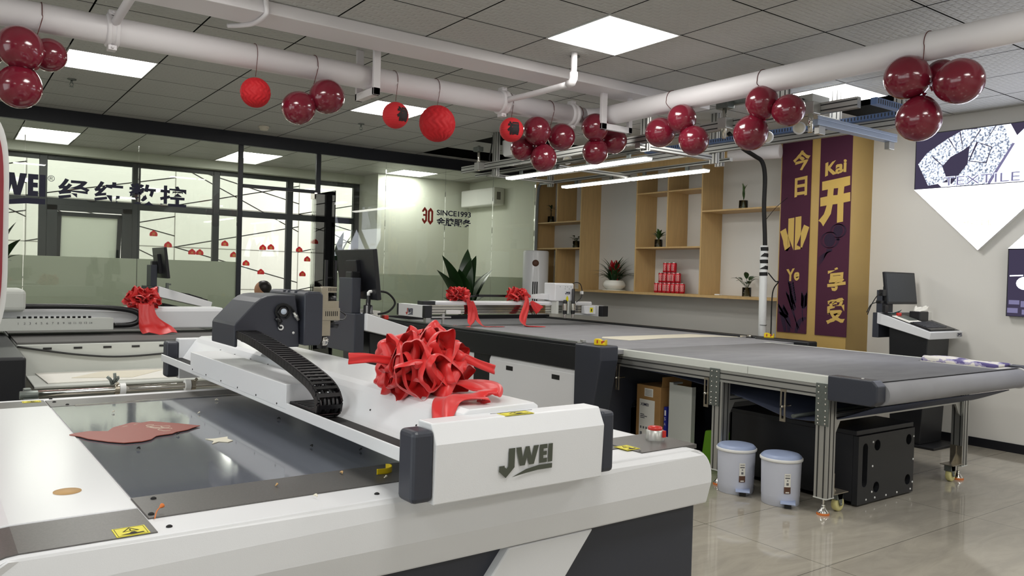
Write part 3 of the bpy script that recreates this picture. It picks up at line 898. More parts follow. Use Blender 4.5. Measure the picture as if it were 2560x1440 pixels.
def sticker(x0, y0, x1, y1, z, par, hand=True):
    s = MB().box(x0, y0, z, x1, y1, z + .0008).build('warning_sticker', M['yellow'], par)
    w = x1 - x0; h = y1 - y0; cx = (x0 + x1) / 2; b = MB(); zz = z + .0012
    def tri(k): return [(cx, y0 + h * (.62 + .28 * k), zz), (cx - w * .26 * k, y0 + h * (.62 - .14 * k), zz), (cx + w * .26 * k, y0 + h * (.62 - .14 * k), zz)]
    o_, i_ = tri(1.0), tri(.74)
    for k in range(3): b.quad(o_[k], o_[(k + 1) % 3], i_[(k + 1) % 3], i_[k])
    b.box(cx - w * .02, y0 + h * .56, z, cx + w * .02, y0 + h * .72, zz)
    b.add([(x0 + w * .14, y0 + h * .18, zz), (x0 + w * .5, y0 + h * .10, zz), (x0 + w * .86, y0 + h * .16, zz), (x0 + w * .84, y0 + h * .26, zz), (x0 + w * .66, y0 + h * .24, zz), (x0 + w * .6, y0 + h * .40, zz), (x0 + w * .5, y0 + h * .40, zz), (x0 + w * .42, y0 + h * .26, zz)], [tuple(range(8))])
    for (p, q, r_, t) in ((.05, .05, .95, .07), (.05, .93, .95, .95), (.05, .07, .065, .93), (.935, .07, .95, .93)):
        b.box(x0 + w * p, y0 + h * q, z, x0 + w * r_, y0 + h * t, zz - .0002)
    b.build('pictogram', M['ink'], s)
sticker(.293, 1.575, .350, 1.628, TZ + .0027, A)
sticker(1.648, 1.628, 1.700, 1.684, TZ + .0035, A)
sticker(.295, 3.262, .352, 3.306, TZ + .0027, A)
mb = MB()
for x, y in ((.405, 1.802), (.376, 1.690), (.389, 1.60), (.389, 3.335), (.389, 3.238), (.42, 3.16), (1.676, 1.606), (1.30, 1.60), (.83, 1.60)):
    mb.lathe([(.006, 0), (.006, .002), (.003, .004), (.001, .004)], (x, y, TZ + (.003 if y > 1.66 and y < 3.3 else 0)), 10)
mb.build('screw_heads', M['matte_black'], A)
# material roll bar behind the machine
rb = MB().cyl((.34, 3.475, .853), (1.95, 3.475, .853), .0115, 16).build('roll_bar', M['chrome'], A)
for x in (.655, .905):
    c = MB().lathe([(.024, -.011), (.024, .011)], (x, 3.475, .853), 20, axis=(1, 0, 0)); c.build('roll_collar', M['white_plain'], rb)
    c = MB().lathe([(.021, -.008), (.021, .008)], (x + (.022 if x > .8 else -.02), 3.475, .853), 16, axis=(1, 0, 0)); c.cyl((x + (.022 if x > .8 else -.02), 3.475, .86), (x + (.036 if x > .8 else -.02), 3.465, .88), .006, 8)
    c.build('collar_clamp', M['steel'], rb)
c = MB().tube([(.618, 3.475, .872), (.612, 3.475, .892), (.600, 3.475, .905)], .006, 8).tube([(.62, 3.475, .875), (.628, 3.475, .895), (.626, 3.475, .918)], .006, 8).tube([(.628, 3.475, .88), (.640, 3.475, .896), (.638, 3.475, .905)], .005, 8)
c.build('wing_screw', M['zinc'], rb)
mb = MB()
for x in (.31, 1.9): mb.box(x, 3.36, .80, x + .05, 3.50, .845).box(x + .005, 3.455, .835, x + .03, 3.495, .875)
mb.cyl((.30, 3.44, .855), (.36, 3.44, .855), .016, 12); mb.build('bar_bracket', M['zinc'], A, bevel=.002)

# gantry
def end_box(y0, y1, x0, x1, sgn):
    """white box across the end of the gantry; sgn=-1 faces the viewer"""
    if sgn < 0:
        pr = [(y1, .845), (y0 + .006, .845), (y0, .978), (y0 + .022, 1.022), (y1, 1.022)]
    else:
        pr = [(y0, .842), (y1 - .006, .842), (y1, .978), (y1 - .022, 1.022), (y0, 1.022)]
    w = MB().prism(pr, 'x', x0, x1).build('gantry_end_cover', M['white_paint'], A, bevel=.003)
    for xa, xb in ((x0 - .052, x0 + .002), (x1 - .002, x1 + .046)):
        MB().box(xa, y0 + .008, .852 if sgn < 0 else .848, xb, y1 - .004, 1.010).build('end_cap', M['dark'], w, bevel=.012, seg=3)
    return w
ebx = end_box(1.465, 1.546, .900, 1.398, -1)
mb = MB(); logo(mb, (1.070, 1.4645, .9505), (1, 0, -.004), (0, -.02, 1), .158, h=.068, lift=.0006)
mb.build('logo', M['ink_olive'], ebx)
sticker(1.10, 1.485, 1.185, 1.520, 1.0222, A)
mb = MB().box(1.085, 1.526, 1.0221, 1.21, 1.5275, 1.0226); mb.build('seam_line', M['ink'], A)
ebf = end_box(3.775, 3.86, .945, 1.44, 1)
beam = [(.868, .925), (.868, .957), (.873, .957), (.873, .934), (.957, .934), (.966, .945), (1.010, 1.010), (1.022, 1.024), (1.040, 1.033), (1.232, 1.036), (1.245, 1.028), (1.248, .90), (1.0, .90), (.90, .925)]
MB().prism(beam, 'y', 1.546, 3.775).build('gantry_beam', M['white_gloss'], A, bevel=.003)
MB().box(.874, 1.55, .9342, .956, 3.77, .9372).build('chain_trough', M['matte_black'], A)
cc = MB().box(.866, 2.258, .938, .985, 3.29, 1.012).build('chain_cover', M['white_paint'], A, bevel=.002)
mb = MB()
for k in range(6):
    y = 2.33 + k * .185
    mb.lathe([(.003, 0), (.003, .0015), (.001, .002)], (.866, y, .946), 8, axis=(-1, 0, 0)); mb.lathe([(.003, 0), (.003, .0015), (.001, .002)], (.99, y + .06, 1.012), 8, axis=(0, 0, 1))
mb.build('screw_heads', M['matte_black'], cc)
mb = MB()
for y in (1.95, 1.70, 2.6): mb.lathe([(.003, 0), (.001, .002)], (.985, y, .975), 8, axis=(-1, 0, .7))
mb.build('screw_heads', M['matte_black'], A)
# drag chain
path = bez([(0, 2.80, 1.122), (0, 2.60, 1.105), (0, 2.40, 1.078), (0, 2.24, 1.052), (0, 2.13, 1.028), (0, 2.075, 1.002), (0, 2.062, .975), (0, 2.085, .953), (0, 2.14, .949), (0, 2.30, .949)], 24)
ds = [0]
for i in range(1, len(path)): ds.append(ds[-1] + (path[i] - path[i - 1]).length)
def at(s):
    for i in range(1, len(ds)):
        if ds[i] >= s:
            t = (s - ds[i - 1]) / (ds[i] - ds[i - 1] + 1e-9); return path[i - 1].lerp(path[i], t)
    return path[-1].copy()
mb = MB(); pit = .0245; s = 0.0; xa, xb = .879, .951; hh = .0135
while s + pit < ds[-1]:
    p, q = at(s), at(s + pit * 1.06); d = (q - p).normalized(); nn = Vector((0, -d.z, d.y)); nn = nn if nn.length else Vector((0, 0, 1))
    def bx(x0, x1, a0, a1, h0, h1):
        vs = []
        for x in (x0, x1):
            for a, h in ((a0, h0), (a1, h0), (a1, h1), (a0, h1)):
                v = p + d * a + nn * h; vs.append((x, v.y, v.z))
        mb.add(vs, [(0, 1, 2, 3), (7, 6, 5, 4), (0, 4, 5, 1), (1, 5, 6, 2), (2, 6, 7, 3), (3, 7, 4, 0)])
    L = (q - p).length
    for x in (xa, xb - .005):
        bx(x, x + .005, 0, L * .9, -hh, hh)
        bx(x + (-.0015 if x == xa else .0015), x + (.0035 if x == xa else .0065), L * .25, L * 1.15, -hh * .75, hh * .75)
    bx(xa + .004, xb - .004, L * .15, L * .62, hh - .003, hh + .0005)
    bx(xa + .004, xb - .004, L * .15, L * .62, -hh - .0005, -hh + .003)
    s += pit
ch = mb.build('cable_chain', M['black_plastic'], A)
mb = MB()
for k in range(5):
    x = .890 + k * .0125
    mb.tube([(x, p.y, p.z + (.003 if k % 2 else -.003)) for p in path[::4]], .0045, 8)
mb.build('cables', mat('dark_cable', (46, 46, 48), .4), ch)
# carriage
dome = [(.873, 1.076), (.873, 1.150), (.878, 1.160), (.945, 1.232)] + [(.965, 1.247), (.985, 1.255), (1.01, 1.258), (1.09, 1.258), (1.104, 1.16), (1.108, 1.07), (.98, 1.07), (.98, 1.11), (.885, 1.11), (.885, 1.076)]
dm = MB().prism(dome, 'y', 2.77, 3.035).build('carriage_hood', M['dark'], A, bevel=.004)
cbx = MB().prism([(1.110, 1.077), (1.110, 1.262), (1.120, 1.272), (1.172, 1.272), (1.182, 1.262), (1.182, 1.10), (1.172, 1.077)], 'y', 2.735, 3.10)
bx_ = cbx.build('carriage_box', M['dark'], A, bevel=.008, seg=3)
mb = MB()
for y in (2.83, 2.90, 2.945): mb.box(1.112, y, 1.255, 1.176, y + .012, 1.2735)
mb.build('cover_ribs', M['dark'], bx_, bevel=.003)
fy = 2.769
mb = MB().lathe([(.021, 0), (.021, .012), (.019, .014)], (1.040, fy, 1.198), 6, axis=(0, -1, 0)); mb.cyl((1.018, fy - .004, 1.178), (1.035, fy - .004, 1.160), .009, 8); hb = mb.build('cord_holder', M['black_plastic'], dm)
MB().lathe([(.0105, 0), (.0105, .003), (.001, .004)], (1.041, fy - .014, 1.200), 20, axis=(0, -1, 0)).build('round_label', mat('pale_blue_plastic_dot', (190, 200, 214), .5), hb)
mb = MB(); mb.tube([(1.041 + .027 * math.cos(a), fy - .006 - .002 * (k % 3), 1.200 + .027 * math.sin(a)) for k, a in enumerate([-1.2 + .3 * i for i in range(19)])], .003, 6)
mb.tube([(1.041 + .023 * math.cos(a), fy - .008, 1.200 + .023 * math.sin(a)) for a in [-.8 + .35 * i for i in range(15)]], .003, 6)
mb.tube([(1.052, fy - .006, 1.226), (1.07, fy - .008, 1.215), (1.082, fy - .008, 1.198)], .003, 6); mb.tube([(1.026, fy - .006, 1.175), (1.025, fy - .008, 1.155), (1.03, fy - .008, 1.140)], .003, 6)
mb.build('coiled_cord', M['matte_black'], dm)
mb = MB().tube([(1.080, fy - .009, 1.197), (1.098, fy - .009, 1.168)], .0055, 10).tube([(1.086, fy - .009, 1.187), (1.092, fy - .009, 1.178)], .0075, 10); mb.build('plug', M['alu'], dm)
mb = MB(); mb.tube([(1.036 + .0075 * math.cos(a), fy - .004, 1.142 + .0075 * math.sin(a)) for a in [PI / 8 * i for i in range(16)]], .003, 6, closed=True); mb.lathe([(.005, 0), (.001, .004)], (1.084, fy - .001, 1.122), 10, axis=(0, -1, 0)); mb.build('ring_eye', M['white_plain'], dm)
# tool head on the right of the carriage
y0, y1 = 2.76, 2.84
th = MB().box(1.185, y0, 1.235, 1.212, y1, 1.288).box(1.212, y0 + .01, 1.268, 1.250, y1, 1.290).box(1.186, y0, 1.205, 1.255, y1, 1.238).box(1.182, y0 - .004, 1.165, 1.258, y0 + .01, 1.212).box(1.184, y0 - .002, 1.108, 1.222, y1 - .02, 1.19)
tool = th.build('tool_head', M['steel'], A, bevel=.002)
mb = MB()
for k in range(7): mb.box(1.200 + k * .0075, y0 - .0052, 1.182, 1.2025 + k * .0075, y0 - .003, 1.200)
for k in range(6): mb.box(1.216 + k * .006, y0 + .009, 1.274, 1.218 + k * .006, y0 + .0105, 1.286)
mb.build('vent_slots', M['matte_black'], tool)
mb = MB().cyl((1.222, 2.79, 1.243), (1.252, 2.79, 1.243), .013, 14).cyl((1.21, 2.79, 1.152), (1.262, 2.79, 1.150), .016, 16).box(1.184, y0 + .001, 1.062, 1.190, y0 + .03, 1.11).build('motor', M['black_plastic'], tool)
MB().lathe([(.017, 0), (.017, .012), (.020, .013), (.020, .022), (.0165, .024), (.0165, .034)], (1.206, 2.785, 1.072), 20).build('spindle_collar', M['chrome'], tool)
MB().lathe([(.0165, 0), (.0165, .006), (.019, .007), (.019, .014), (.015, .016)], (1.206, 2.785, 1.098), 20).lathe([(.012, -.012), (.017, 0)], (1.206, 2.785, 1.072), 20).build('tool_clamp', M['matte_black'], tool)
mb = MB(); mb.tube(bez([(1.255, 2.80, 1.21), (1.29, 2.82, 1.195), (1.315, 2.83, 1.18), (1.29, 2.80, 1.165), (1.24, 2.78, 1.17)], 6), .003, 6); mb.build('air_hose', M['black_plastic'], tool)

def on_a(x, y, z):   # cutter frame -> room
    return Matrix.Rotation(RZA, 3, 'Z') @ Vector((x, y, z))
# things lying on the bed
LE = [(0.350,2.586),(0.366,2.603),(0.405,2.615),(0.452,2.590),(0.474,2.641),(0.539,2.702),(0.561,2.682),(0.592,2.696),(0.652,2.626),(0.705,2.552),(0.674,2.525),(0.657,2.506),(0.618,2.486),(0.602,2.467),(0.567,2.460),(0.555,2.453),(0.533,2.414),(0.506,2.398),(0.460,2.400),(0.426,2.437),(0.386,2.502),(0.372,2.547)]
r = root('leather_scrap', (.5, 2.5, TZ + .004), 'torn piece of brown red leather lying on the cutting bed', 'leather', rz=RZA)
mb = MB().prism(LE, 'z', TZ + .0045, TZ + .0065); mb.build('hide', M['leather'], r)
mb = MB()
for (cx, cy, rr) in ((.585, 2.585, .016), (.60, 2.535, .018), (.575, 2.62, .010), (.61, 2.575, .012)):
    mb.tube([(cx + rr * math.cos(a) * (1 + .25 * math.sin(3 * a)), cy + rr * 1.3 * math.sin(a), TZ + .0068) for a in [PI / 7 * k for k in range(13)]], .0007, 4)
for (xa_, ya_, xb_, yb_) in ((.50, 2.635, .515, 2.645), (.535, 2.655, .548, 2.668), (.56, 2.60, .60, 2.56)): mb.tube([(xa_, ya_, TZ + .0068), (xb_, yb_, TZ + .0068)], .0008, 4)
mb.build('drawn_lines', M['cream'], r)
o = MB().lathe([(.0275, 0), (.0275, .0012), (.001, .0012)], (.262, 1.948, TZ + .0042), 40).build('leather_disc', M['tan'], rz=RZA); tag(o, 'small tan round disc lying on the white end cover', 'disc')
pp = [(.667, 2.359), (.690, 2.350), (.731, 2.360), (.722, 2.33), (.728, 2.30), (.709, 2.285), (.69, 2.305), (.665, 2.285), (.680, 2.32)]
o = MB().prism(pp, 'z', TZ + .0025, TZ + .004).build('paper_scrap', M['cream'], rz=RZA); tag(o, 'torn cream paper scrap on the glossy bed beside the leather', 'scrap')
o = ribbon(MB(), [(.90, 1.738, TZ + .012), (.93, 1.742, TZ + .010), (.948, 1.752, TZ + .010), (.952, 1.765, TZ + .012), (.944, 1.776, TZ + .012)], (.014, .014), (0, 0, 1), 6).build('strap_offcut', M['tape_yellow'], rz=RZA, solid=.0012); tag(o, 'curled yellow strap offcut on the front strip beside the end cap', 'offcut')
o = MB().tube(bez([(.375, 1.655, TZ + .004), (.385, 1.680, TZ + .012), (.400, 1.695, TZ + .018)], 5), [.0012] * 8 + [.004, .005, .002]).build('wood_splinter', M['orange'], rz=RZA); tag(o, 'thin orange splinter lying by the front left screw', 'scrap')
CR = [(.831, 1.787), (.655, 1.76), (.896, 3.015), (.757, 2.772), (.959, 2.547), (.887, 2.106), (.61, 2.45), (.48, 2.30), (.90, 1.70), (.70, 1.63), (.98, 2.0), (.52, 2.92)]
CRL = ['gold curl of scrap on the front strip', 'orange speck of scrap on the front strip', 'white chip on the rear strip under the gantry', 'white chip on the bed near the reflections', 'dark chip on the bed below the chain cover', 'dark curl on the bed below the lip', 'small dark chip on the bed right of the leather', 'tiny chip on the bed below the leather', 'white chip on the front strip near the end cap', 'white chip on the white front margin', 'tiny chip on the bed near the end cap', 'pale chip at the rear of the bed']
for k, (x, y) in enumerate(CR):
    a = random.random() * 3; mb = MB()
    mb.tube(bez([(x, y, TZ + .006), (x + .006 * math.cos(a), y + .006 * math.sin(a), TZ + .009), (x + .012 * math.cos(a + .6), y + .012 * math.sin(a + .6), TZ + .0065)], 3), [.0015] * 3 + [.0025, .003, .002, .001], 6)
    o = mb.build('cut_offcut', [M['tan'], M['cream'], M['matte_black']][0 if k in (0, 1) else (1 if k in (2, 3, 8, 9, 11) else 2)], rz=RZA); tag(o, CRL[k], 'scrap', 'small offcuts lying on the foreground cutter')

# ------------------------------------------------------------------ silk bows
def silk_flower(c, rx, ry, rz_, n, seed, petal=.75):
    """ball of pinched cloth puffs"""
    rnd = random.Random(seed); mb = MB(); mb.smooth = True; c = Vector(c)
    ga = PI * (3 - 5 ** .5)
    for i in range(n):
        zz = 1 - (i + .5) / n * 1.55
        rr = math.sqrt(max(0, 1 - zz * zz)); ph = ga * i + rnd.uniform(-.25, .25)
        d = Vector((rr * math.cos(ph), rr * math.sin(ph), zz)).normalized()
        tip = Vector((d.x * rx, d.y * ry, d.z * rz_)); L = tip.length * rnd.uniform(.9, 1.08)
        a = d.orthogonal().normalized(); a = Quaternion(d, rnd.uniform(0, 6.28)) @ a; b = d.cross(a)
        w = petal * L * rnd.uniform(.85, 1.15); fl = rnd.uniform(.45, .75)
        NT, NS = 20, 7; vs = []
        lob = rnd.uniform(0, 6.28)
        for s in range(NS + 1):
            t = s / NS
            for k in range(NT):
                th = 2 * PI * k / NT
                sq = abs(math.cos(th)) ** .7 * (1 if math.cos(th) > 0 else -1); sq2 = abs(math.sin(th)) ** 1.5 * (1 if math.sin(th) > 0 else -1)
                prof_ = math.sin(min(t, 1) * PI * .60) ** 1.1
                pinch = 1 - .35 * max(0, t - .6) / .4 * abs(math.sin(th)) ** 2
                wr = 1 + .10 * math.sin(5 * th + lob) * t
                hgt = L * (.15 + .86 * t ** .8 - .10 * max(0, t - .75) / .25 * (1 - abs(math.cos(th)) ** 2) + .03 * math.sin(3 * th + lob))
                vs.append(c + d * hgt + a * (w * sq * prof_ * wr) + b * (w * fl * sq2 * prof_ * pinch * wr))
        fs = []
        for s in range(NS):
            for k in range(NT):
                fs.append((s * NT + k, s * NT + (k + 1) % NT, (s + 1) * NT + (k + 1) % NT, (s + 1) * NT + k))
        mb.add(vs, fs)
    mb.sphere(c, min(rx, ry, rz_) * .55, 16, 10)
    return mb
bw = root('silk_bow', (1.085, 1.85, 1.036), 'largest red silk flower bow, on the gantry of the foreground cutter', 'bow', 'red silk ceremony bows', rz=RZA)
silk_flower((1.085, 1.85, 1.098), .105, .128, .072, 34, 3, .72).build('flower', M['silk'], bw, subsurf=1)
mb = MB()
ribbon(mb, [(1.00, 1.86, 1.115), (.95, 1.86, 1.125), (.915, 1.86, 1.128), (.875, 1.86, 1.128)], [.025, .022, .026, .030], (0, 0, 1), 6, .06).build('ribbon_end', M['silk'], bw, solid=.001)
mb = MB()
ribbon(mb, [(1.12, 1.80, 1.135), (1.17, 1.78, 1.128), (1.21, 1.765, 1.11), (1.262, 1.76, 1.092)], [.030, .026, .024, .026], [(0, .2, 1), (0, .2, 1), (0, .1, 1), (.1, 0, 1)], 6, .06).build('ribbon_end', M['silk'], bw, solid=.001)
mb = MB()
ribbon(mb, [(1.12, 1.80, 1.06), (1.155, 1.74, 1.068), (1.165, 1.66, 1.062), (1.150, 1.615, 1.052), (1.105, 1.610, 1.048), (1.055, 1.64, 1.046), (1.022, 1.63, 1.034), (.985, 1.585, 1.00), (.962, 1.552, .957)], [.05, .06, .07, .065, .075, .09, .10, .09, .085], [(1, .3, .3), (1, .2, .1), (.8, -.5, .2), (.2, -1, .1), (0, 1, .05), (0, 1, .05), (.05, 1, .05), (.1, 1, 0), (.1, 1, 0)], 8, .07)
for i in range(0): pass
mb.build('ribbon_end', M['silk'], bw, solid=.001)

# ================================================================== CONVEYOR CUTTER
def extrusion(mb, a, b, w, h, axis, grooves=2, gm=1):
    """aluminium profile between corners a (low) and b (high) with dark slots; mb material 0 = metal, gm = slot"""
    x0, y0, z0 = a; x1, y1, z1 = b
    mb.cur = 0; mb.box(x0, y0, z0, x1, y1, z1)
    mb.cur = gm
    e = .0012
    dims = {'x': (y0, y1, z0, z1), 'y': (x0, x1, z0, z1), 'z': (x0, x1, y0, y1)}[axis]
    u0, u1, v0, v1 = dims; s = .004
    def strips(l0, l1, k): return [l0 + (l1 - l0) * (i + .5) / k for i in range(k)]
    ku = max(1, round((u1 - u0) / .04)); kv = max(1, round((v1 - v0) / .04))
    for uc in strips(u0, u1, ku):
        for vv in ((v0 - e, v0), (v1, v1 + e)):
            c = (uc - s, vv[0], uc + s, vv[1])
            if axis == 'x': mb.box(x0, c[0], c[1], x1, c[2], c[3])
            elif axis == 'y': mb.box(c[0], y0, c[1], c[2], y1, c[3])
            else: mb.box(c[0], c[1], z0, c[2], c[3], z1)
    for vc in strips(v0, v1, kv):
        for uu in ((u0 - e, u0), (u1, u1 + e)):
            c = (uu[0], vc - s, uu[1], vc + s)
            if axis == 'x': mb.box(x0, c[0], c[1], x1, c[2], c[3])
            elif axis == 'y': mb.box(c[0], y0, c[1], c[2], y1, c[3])
            else: mb.box(c[0], c[1], z0, c[2], c[3], z1)
    mb.cur = 0
    return mb
AG = [M['alu'], M['groove']]
Bm = root('conveyor_cutting_machine', (5.0, 5.2, 0), 'long conveyor cutting machine with grey felt belt along the shelf wall', 'cutting machine')
HT = .862; TB = .815
mb = MB().box(3.825, 4.49, .665, 3.985, 8.10, HT - .02).box(3.84, 4.49, HT - .02, 3.90, 8.10, HT)
mb.build('front_beam', M['black'], Bm, bevel=.004)
mb = MB().box(3.905, 4.49, HT - .02, 3.925, 8.1, HT + .004).box(3.945, 4.49, HT - .02, 3.962, 8.1, HT + .002)
mb.build('linear_rail', M['zinc'], Bm, bevel=.002)
mb = MB().prism([(4.205, HT + .002), (4.203, .76), (4.30, .30), (4.31, 0), (4.49, 0), (4.49, HT + .002)], 'x', 3.815, 3.99)
mb.build('end_housing', M['dark'], Bm, bevel=.012, seg=3)
MB().box(3.99, 4.50, 0, 6.34, 8.08, TB - .03).build('machine_body', M['dark'], Bm)
for k, (ya, yb_) in enumerate(((4.495, 5.63), (5.88, 6.95), (7.1, 8.0))):
    d = MB().prism([(3.832, .06), (3.832, .628), (3.845, .662), (3.99, .662), (3.99, .06)], 'y', ya, yb_).build('side_door', M['white_paint'], Bm, bevel=.003)
    for yc in ((ya + .23, ya + .84) if k == 0 else (ya + .25, ya + .85)):
        MB().box(3.8305, yc - .048, .565, 3.835, yc + .048, .602).build('latch', M['matte_black'], d, bevel=.002)
MB().box(3.835, 5.63, .0, 3.99, 5.88, .665).build('door_pillar', M['black'], Bm)
MB().box(3.985, 4.35, TB - .03, 6.345, 8.09, TB).build('felt_bed', M['felt'], Bm)
mb = MB().box(6.345, 4.72, .70, 6.42, 8.10, TB + .022).box(6.30, 4.20, .70, 6.44, 4.78, TB + .018); mb.build('rear_beam', M['black'], Bm, bevel=.012)
MB().box(3.84, 8.08, .60, 6.42, 8.14, HT).build('rear_end_bar', M['black'], Bm, bevel=.004)
# conveyor extension: belt, rails, legs
bp_ = [(4.40, TB), (2.39, TB)] + arc(2.375, .745, .07, 78, -80, 10) + [(2.45, .685), (3.0, .66)]
BT = [(4.38, TB + .0005)] + arc(2.375, .745, .0705, 90, -75, 12)
inn = [(p[0] + (.004 if p[0] < 2.4 else 0), p[1] - .004 if p[1] > .745 else p[1] + .004) for p in BT]
vs = [(x, y, z) for x in (4.243, 6.015) for y, z in BT]
n = len(BT); mb = MB(); mb.smooth = True
mb.add(vs, [(i, i + 1, n + i + 1, n + i) for i in range(n - 1)]); mb.build('conveyor_belt', M['felt'], Bm, solid=.004)
mb = MB().cyl((4.246, 2.378, .745), (6.02, 2.378, .745), .064, 36); mb.build('end_roller', M['felt'], Bm)
MB().lathe([(.0715, 0), (.0715, .012)], (6.005, 2.377, .745), 36, axis=(1, 0, 0)).build('roller_rim', M['white_plain'], Bm)
ret = bez([(0, 4.40, .675), (0, 3.9, .655), (0, 3.4, .60), (0, 3.05, .525), (0, 2.94, .515), (0, 2.7, .545), (0, 2.42, .66)], 8)
vs = [(x, p.y, p.z) for x in (4.30, 5.98) for p in ret]; n = len(ret); mb = MB(); mb.smooth = True
mb.add(vs, [(i, i + 1, n + i + 1, n + i) for i in range(n - 1)]); mb.build('belt_return', mat('dark_belt_back', (58, 64, 84), .6), Bm, solid=.006)
mb = MB().cyl((4.28, 2.945, .532), (6.0, 2.945, .532), .012, 12); mb.build('tension_bar', M['zinc'], Bm)
for xa, xb in ((4.18, 4.242), (6.018, 6.08)):
    mb = MB().box(xa, 2.60, .767, xb, 3.215, TB + .001).box(xa, 3.218, .767, xb, 4.47, TB + .001); mb.build('side_strip', M['alu_paint'], Bm, bevel=.002)
    mb = MB(); extrusion(mb, (xa, 2.66, .69), (xb, 4.47, .766), .06, .08, 'y'); mb.build('side_rail', AG, Bm)
LEGS = [(4.18, 2.64), (4.18, 3.412), (5.82, 2.64), (5.82, 3.412)]
for k, (x, y) in enumerate(LEGS):
    mb = MB(); extrusion(mb, (x, y, .105), (x + .08, y + .08, .69 if x < 5 else .62), .08, .08, 'z')
    lg = mb.build('leg', AG, Bm)
    MB().box(x - .002, y - .002, .099, x + .082, y + .082, .106).build('leg_cap', M['alu_paint'], lg)
    c = (x + .04, y + .04, 0)
    MB().lathe([(.006, .035), (.006, .10)], c, 12).lathe([(.034, .012), (.033, .018), (.014, .038), (.010, .05), (.012, .058), (.006, .06)], c, 24).build('levelling_foot', M['chrome'], lg)
    MB().lathe([(.036, 0), (.037, .006), (.034, .013)], c, 24).build('foot_pad', M['orange'], lg)
    # caster beside the leg
    s = 1 if x < 5 else -1
    cx = x + (.175 if s > 0 else -.085); cy = y + .04
    mb = MB().box(min(cx - s * .095, cx + s * .05), cy - .045, .118, max(cx - s * .095, cx + s * .05), cy + .045, .123)
    xw = x + .08 if s > 0 else x
    mb.prism([(xw, .123), (xw, .24), (xw + s * .012, .24), (xw + s * .012, .19), (cx - s * .01, .123)], 'y', cy - .003, cy + .003)
    mb.box(xw, cy - .04, .12, xw + s * .005, cy + .04, .245); mb.build('caster_bracket', M['steel'], lg)
    mb = MB().box(cx - .03, cy - .024, .075, cx + .03, cy + .024, .112)
    mb.prism([(cx - .028, .11), (cx + .03, .11), (cx + .022, .035), (cx + .004, .035)], 'y', cy - .024, cy - .019).prism([(cx - .028, .11), (cx + .03, .11), (cx + .022, .035), (cx + .004, .035)], 'y', cy + .019, cy + .024)
    mb.cyl((cx + .012, cy - .03, .045), (cx + .012, cy + .03, .045), .006, 8); mb.build('caster_fork', M['zinc'], lg)
    MB().lathe([(.001, -.016), (.02, -.016), (.028, -.018), (.042, -.016), (.045, -.012), (.045, .012), (.042, .016), (.028, .018), (.02, .016), (.001, .016)], (cx + .012, cy, .0455), 28, axis=(0, 1, 0)).build('caster_wheel', M['wheel'], lg)
for y in (2.66, 3.432):
    mb = MB(); extrusion(mb, (4.26, y, .545), (5.82, y + .04, .588), .04, .04, 'x'); mb.build('cross_bar', AG, Bm)
    mb = MB().prism([(4.26, .545), (4.335, .545), (4.29, .475), (4.26, .455)], 'y', y, y + .012).prism([(5.82, .545), (5.745, .545), (5.79, .475), (5.82, .455)], 'y', y, y + .012); mb.build('corner_gusset', M['alu'], Bm)
for (x, y0_, y1_) in ((4.172, 2.636, 2.722), (4.172, 3.434, 3.516)):
    p = MB().box(x, y0_, .527, 4.180, y1_, .774).build('joint_plate', M['zinc'], Bm, bevel=.001)
    k = 0
    for z in (.755, .72, .685, .655, .615, .58, .56, .54):
        for yy in (y0_ + .02, y1_ - .02):
            MB().lathe([(.0055, 0), (.0055, .003), (.0035, .006), (.001, .006)], (x, yy, z), 10, axis=(-1, 0, 0)).build('bolt', M['chrome'], p)
for y in (2.925, 3.522, 4.385):
    p = MB(); p.box(4.172, y, .508, 4.178, y + .010, .705).box(4.172, y + .028, .508, 4.178, y + .038, .705).box(4.172, y + .010, .69, 4.178, y + .028, .705).box(4.172, y + .010, .508, 4.178, y + .028, .525)
    p = p.build('slotted_bracket', M['steel'], Bm, weld=False)
    MB().cyl((4.150, y + .019, .60), (4.25, y + .019, .60), .006, 10).cyl((4.158, y + .019, .60), (4.170, y + .019, .60), .010, 6).build('tension_bolt', M['chrome'], p)
for xa, xb in ((4.150, 4.242), (6.02, 6.115)):
    q = MB().prism([(2.635, .684), (2.365, .684), (2.335, .712), (2.335, .800), (2.365, .828), (2.635, .828)], 'x', xa, xb).build('end_cap', M['dark'], Bm, bevel=.008, seg=3)
    MB().lathe([(.008, 0), (.007, .004), (.001, .005)], (xa + .05, 2.45, .828), 12).build('cap_screw', M['alu'], q)
# gantry of the conveyor cutter
gb = MB().box(3.842, 6.845, .912, 3.925, 7.345, 1.036).build('gantry_end_cover', M['white_paint'], Bm, bevel=.003)
MB().box(3.842, 6.795, .914, 3.925, 6.845, 1.034).build('end_cap', M['black'], gb, bevel=.004); MB().box(3.842, 7.345, .914, 3.925, 7.385, 1.034).build('end_cap', M['black'], gb, bevel=.004)
mb = MB(); logo(mb, (3.8415, 7.18, .995), (0, -1, 0), (0, 0, 1), .145, h=.07, parts='WEIS', lift=.001); mb.build('logo', M['ink_navy'], gb)
mb = MB(); logo(mb, (3.8415, 7.18, .995), (0, -1, 0), (0, 0, 1), .145, h=.07, parts='J', lift=.001); mb.build('logo', M['ink_red'], gb)
gr = MB().box(6.10, 6.78, .912, 6.19, 7.30, 1.036).build('gantry_end_cover', M['white_paint'], Bm, bevel=.003)
MB().box(6.10, 6.715, .914, 6.19, 6.78, 1.034).build('end_cap', M['black'], gr, bevel=.004)
mb = MB()
mb.box(3.92, 6.90, .945, 6.10, 6.98, 1.036); mb.cur = 1
for z in (.962, .99, 1.018): mb.box(3.93, 6.8988, z - .003, 6.09, 6.90, z + .003)
mb.build('gantry_beam', [M['chrome'], M['groove']], Bm)
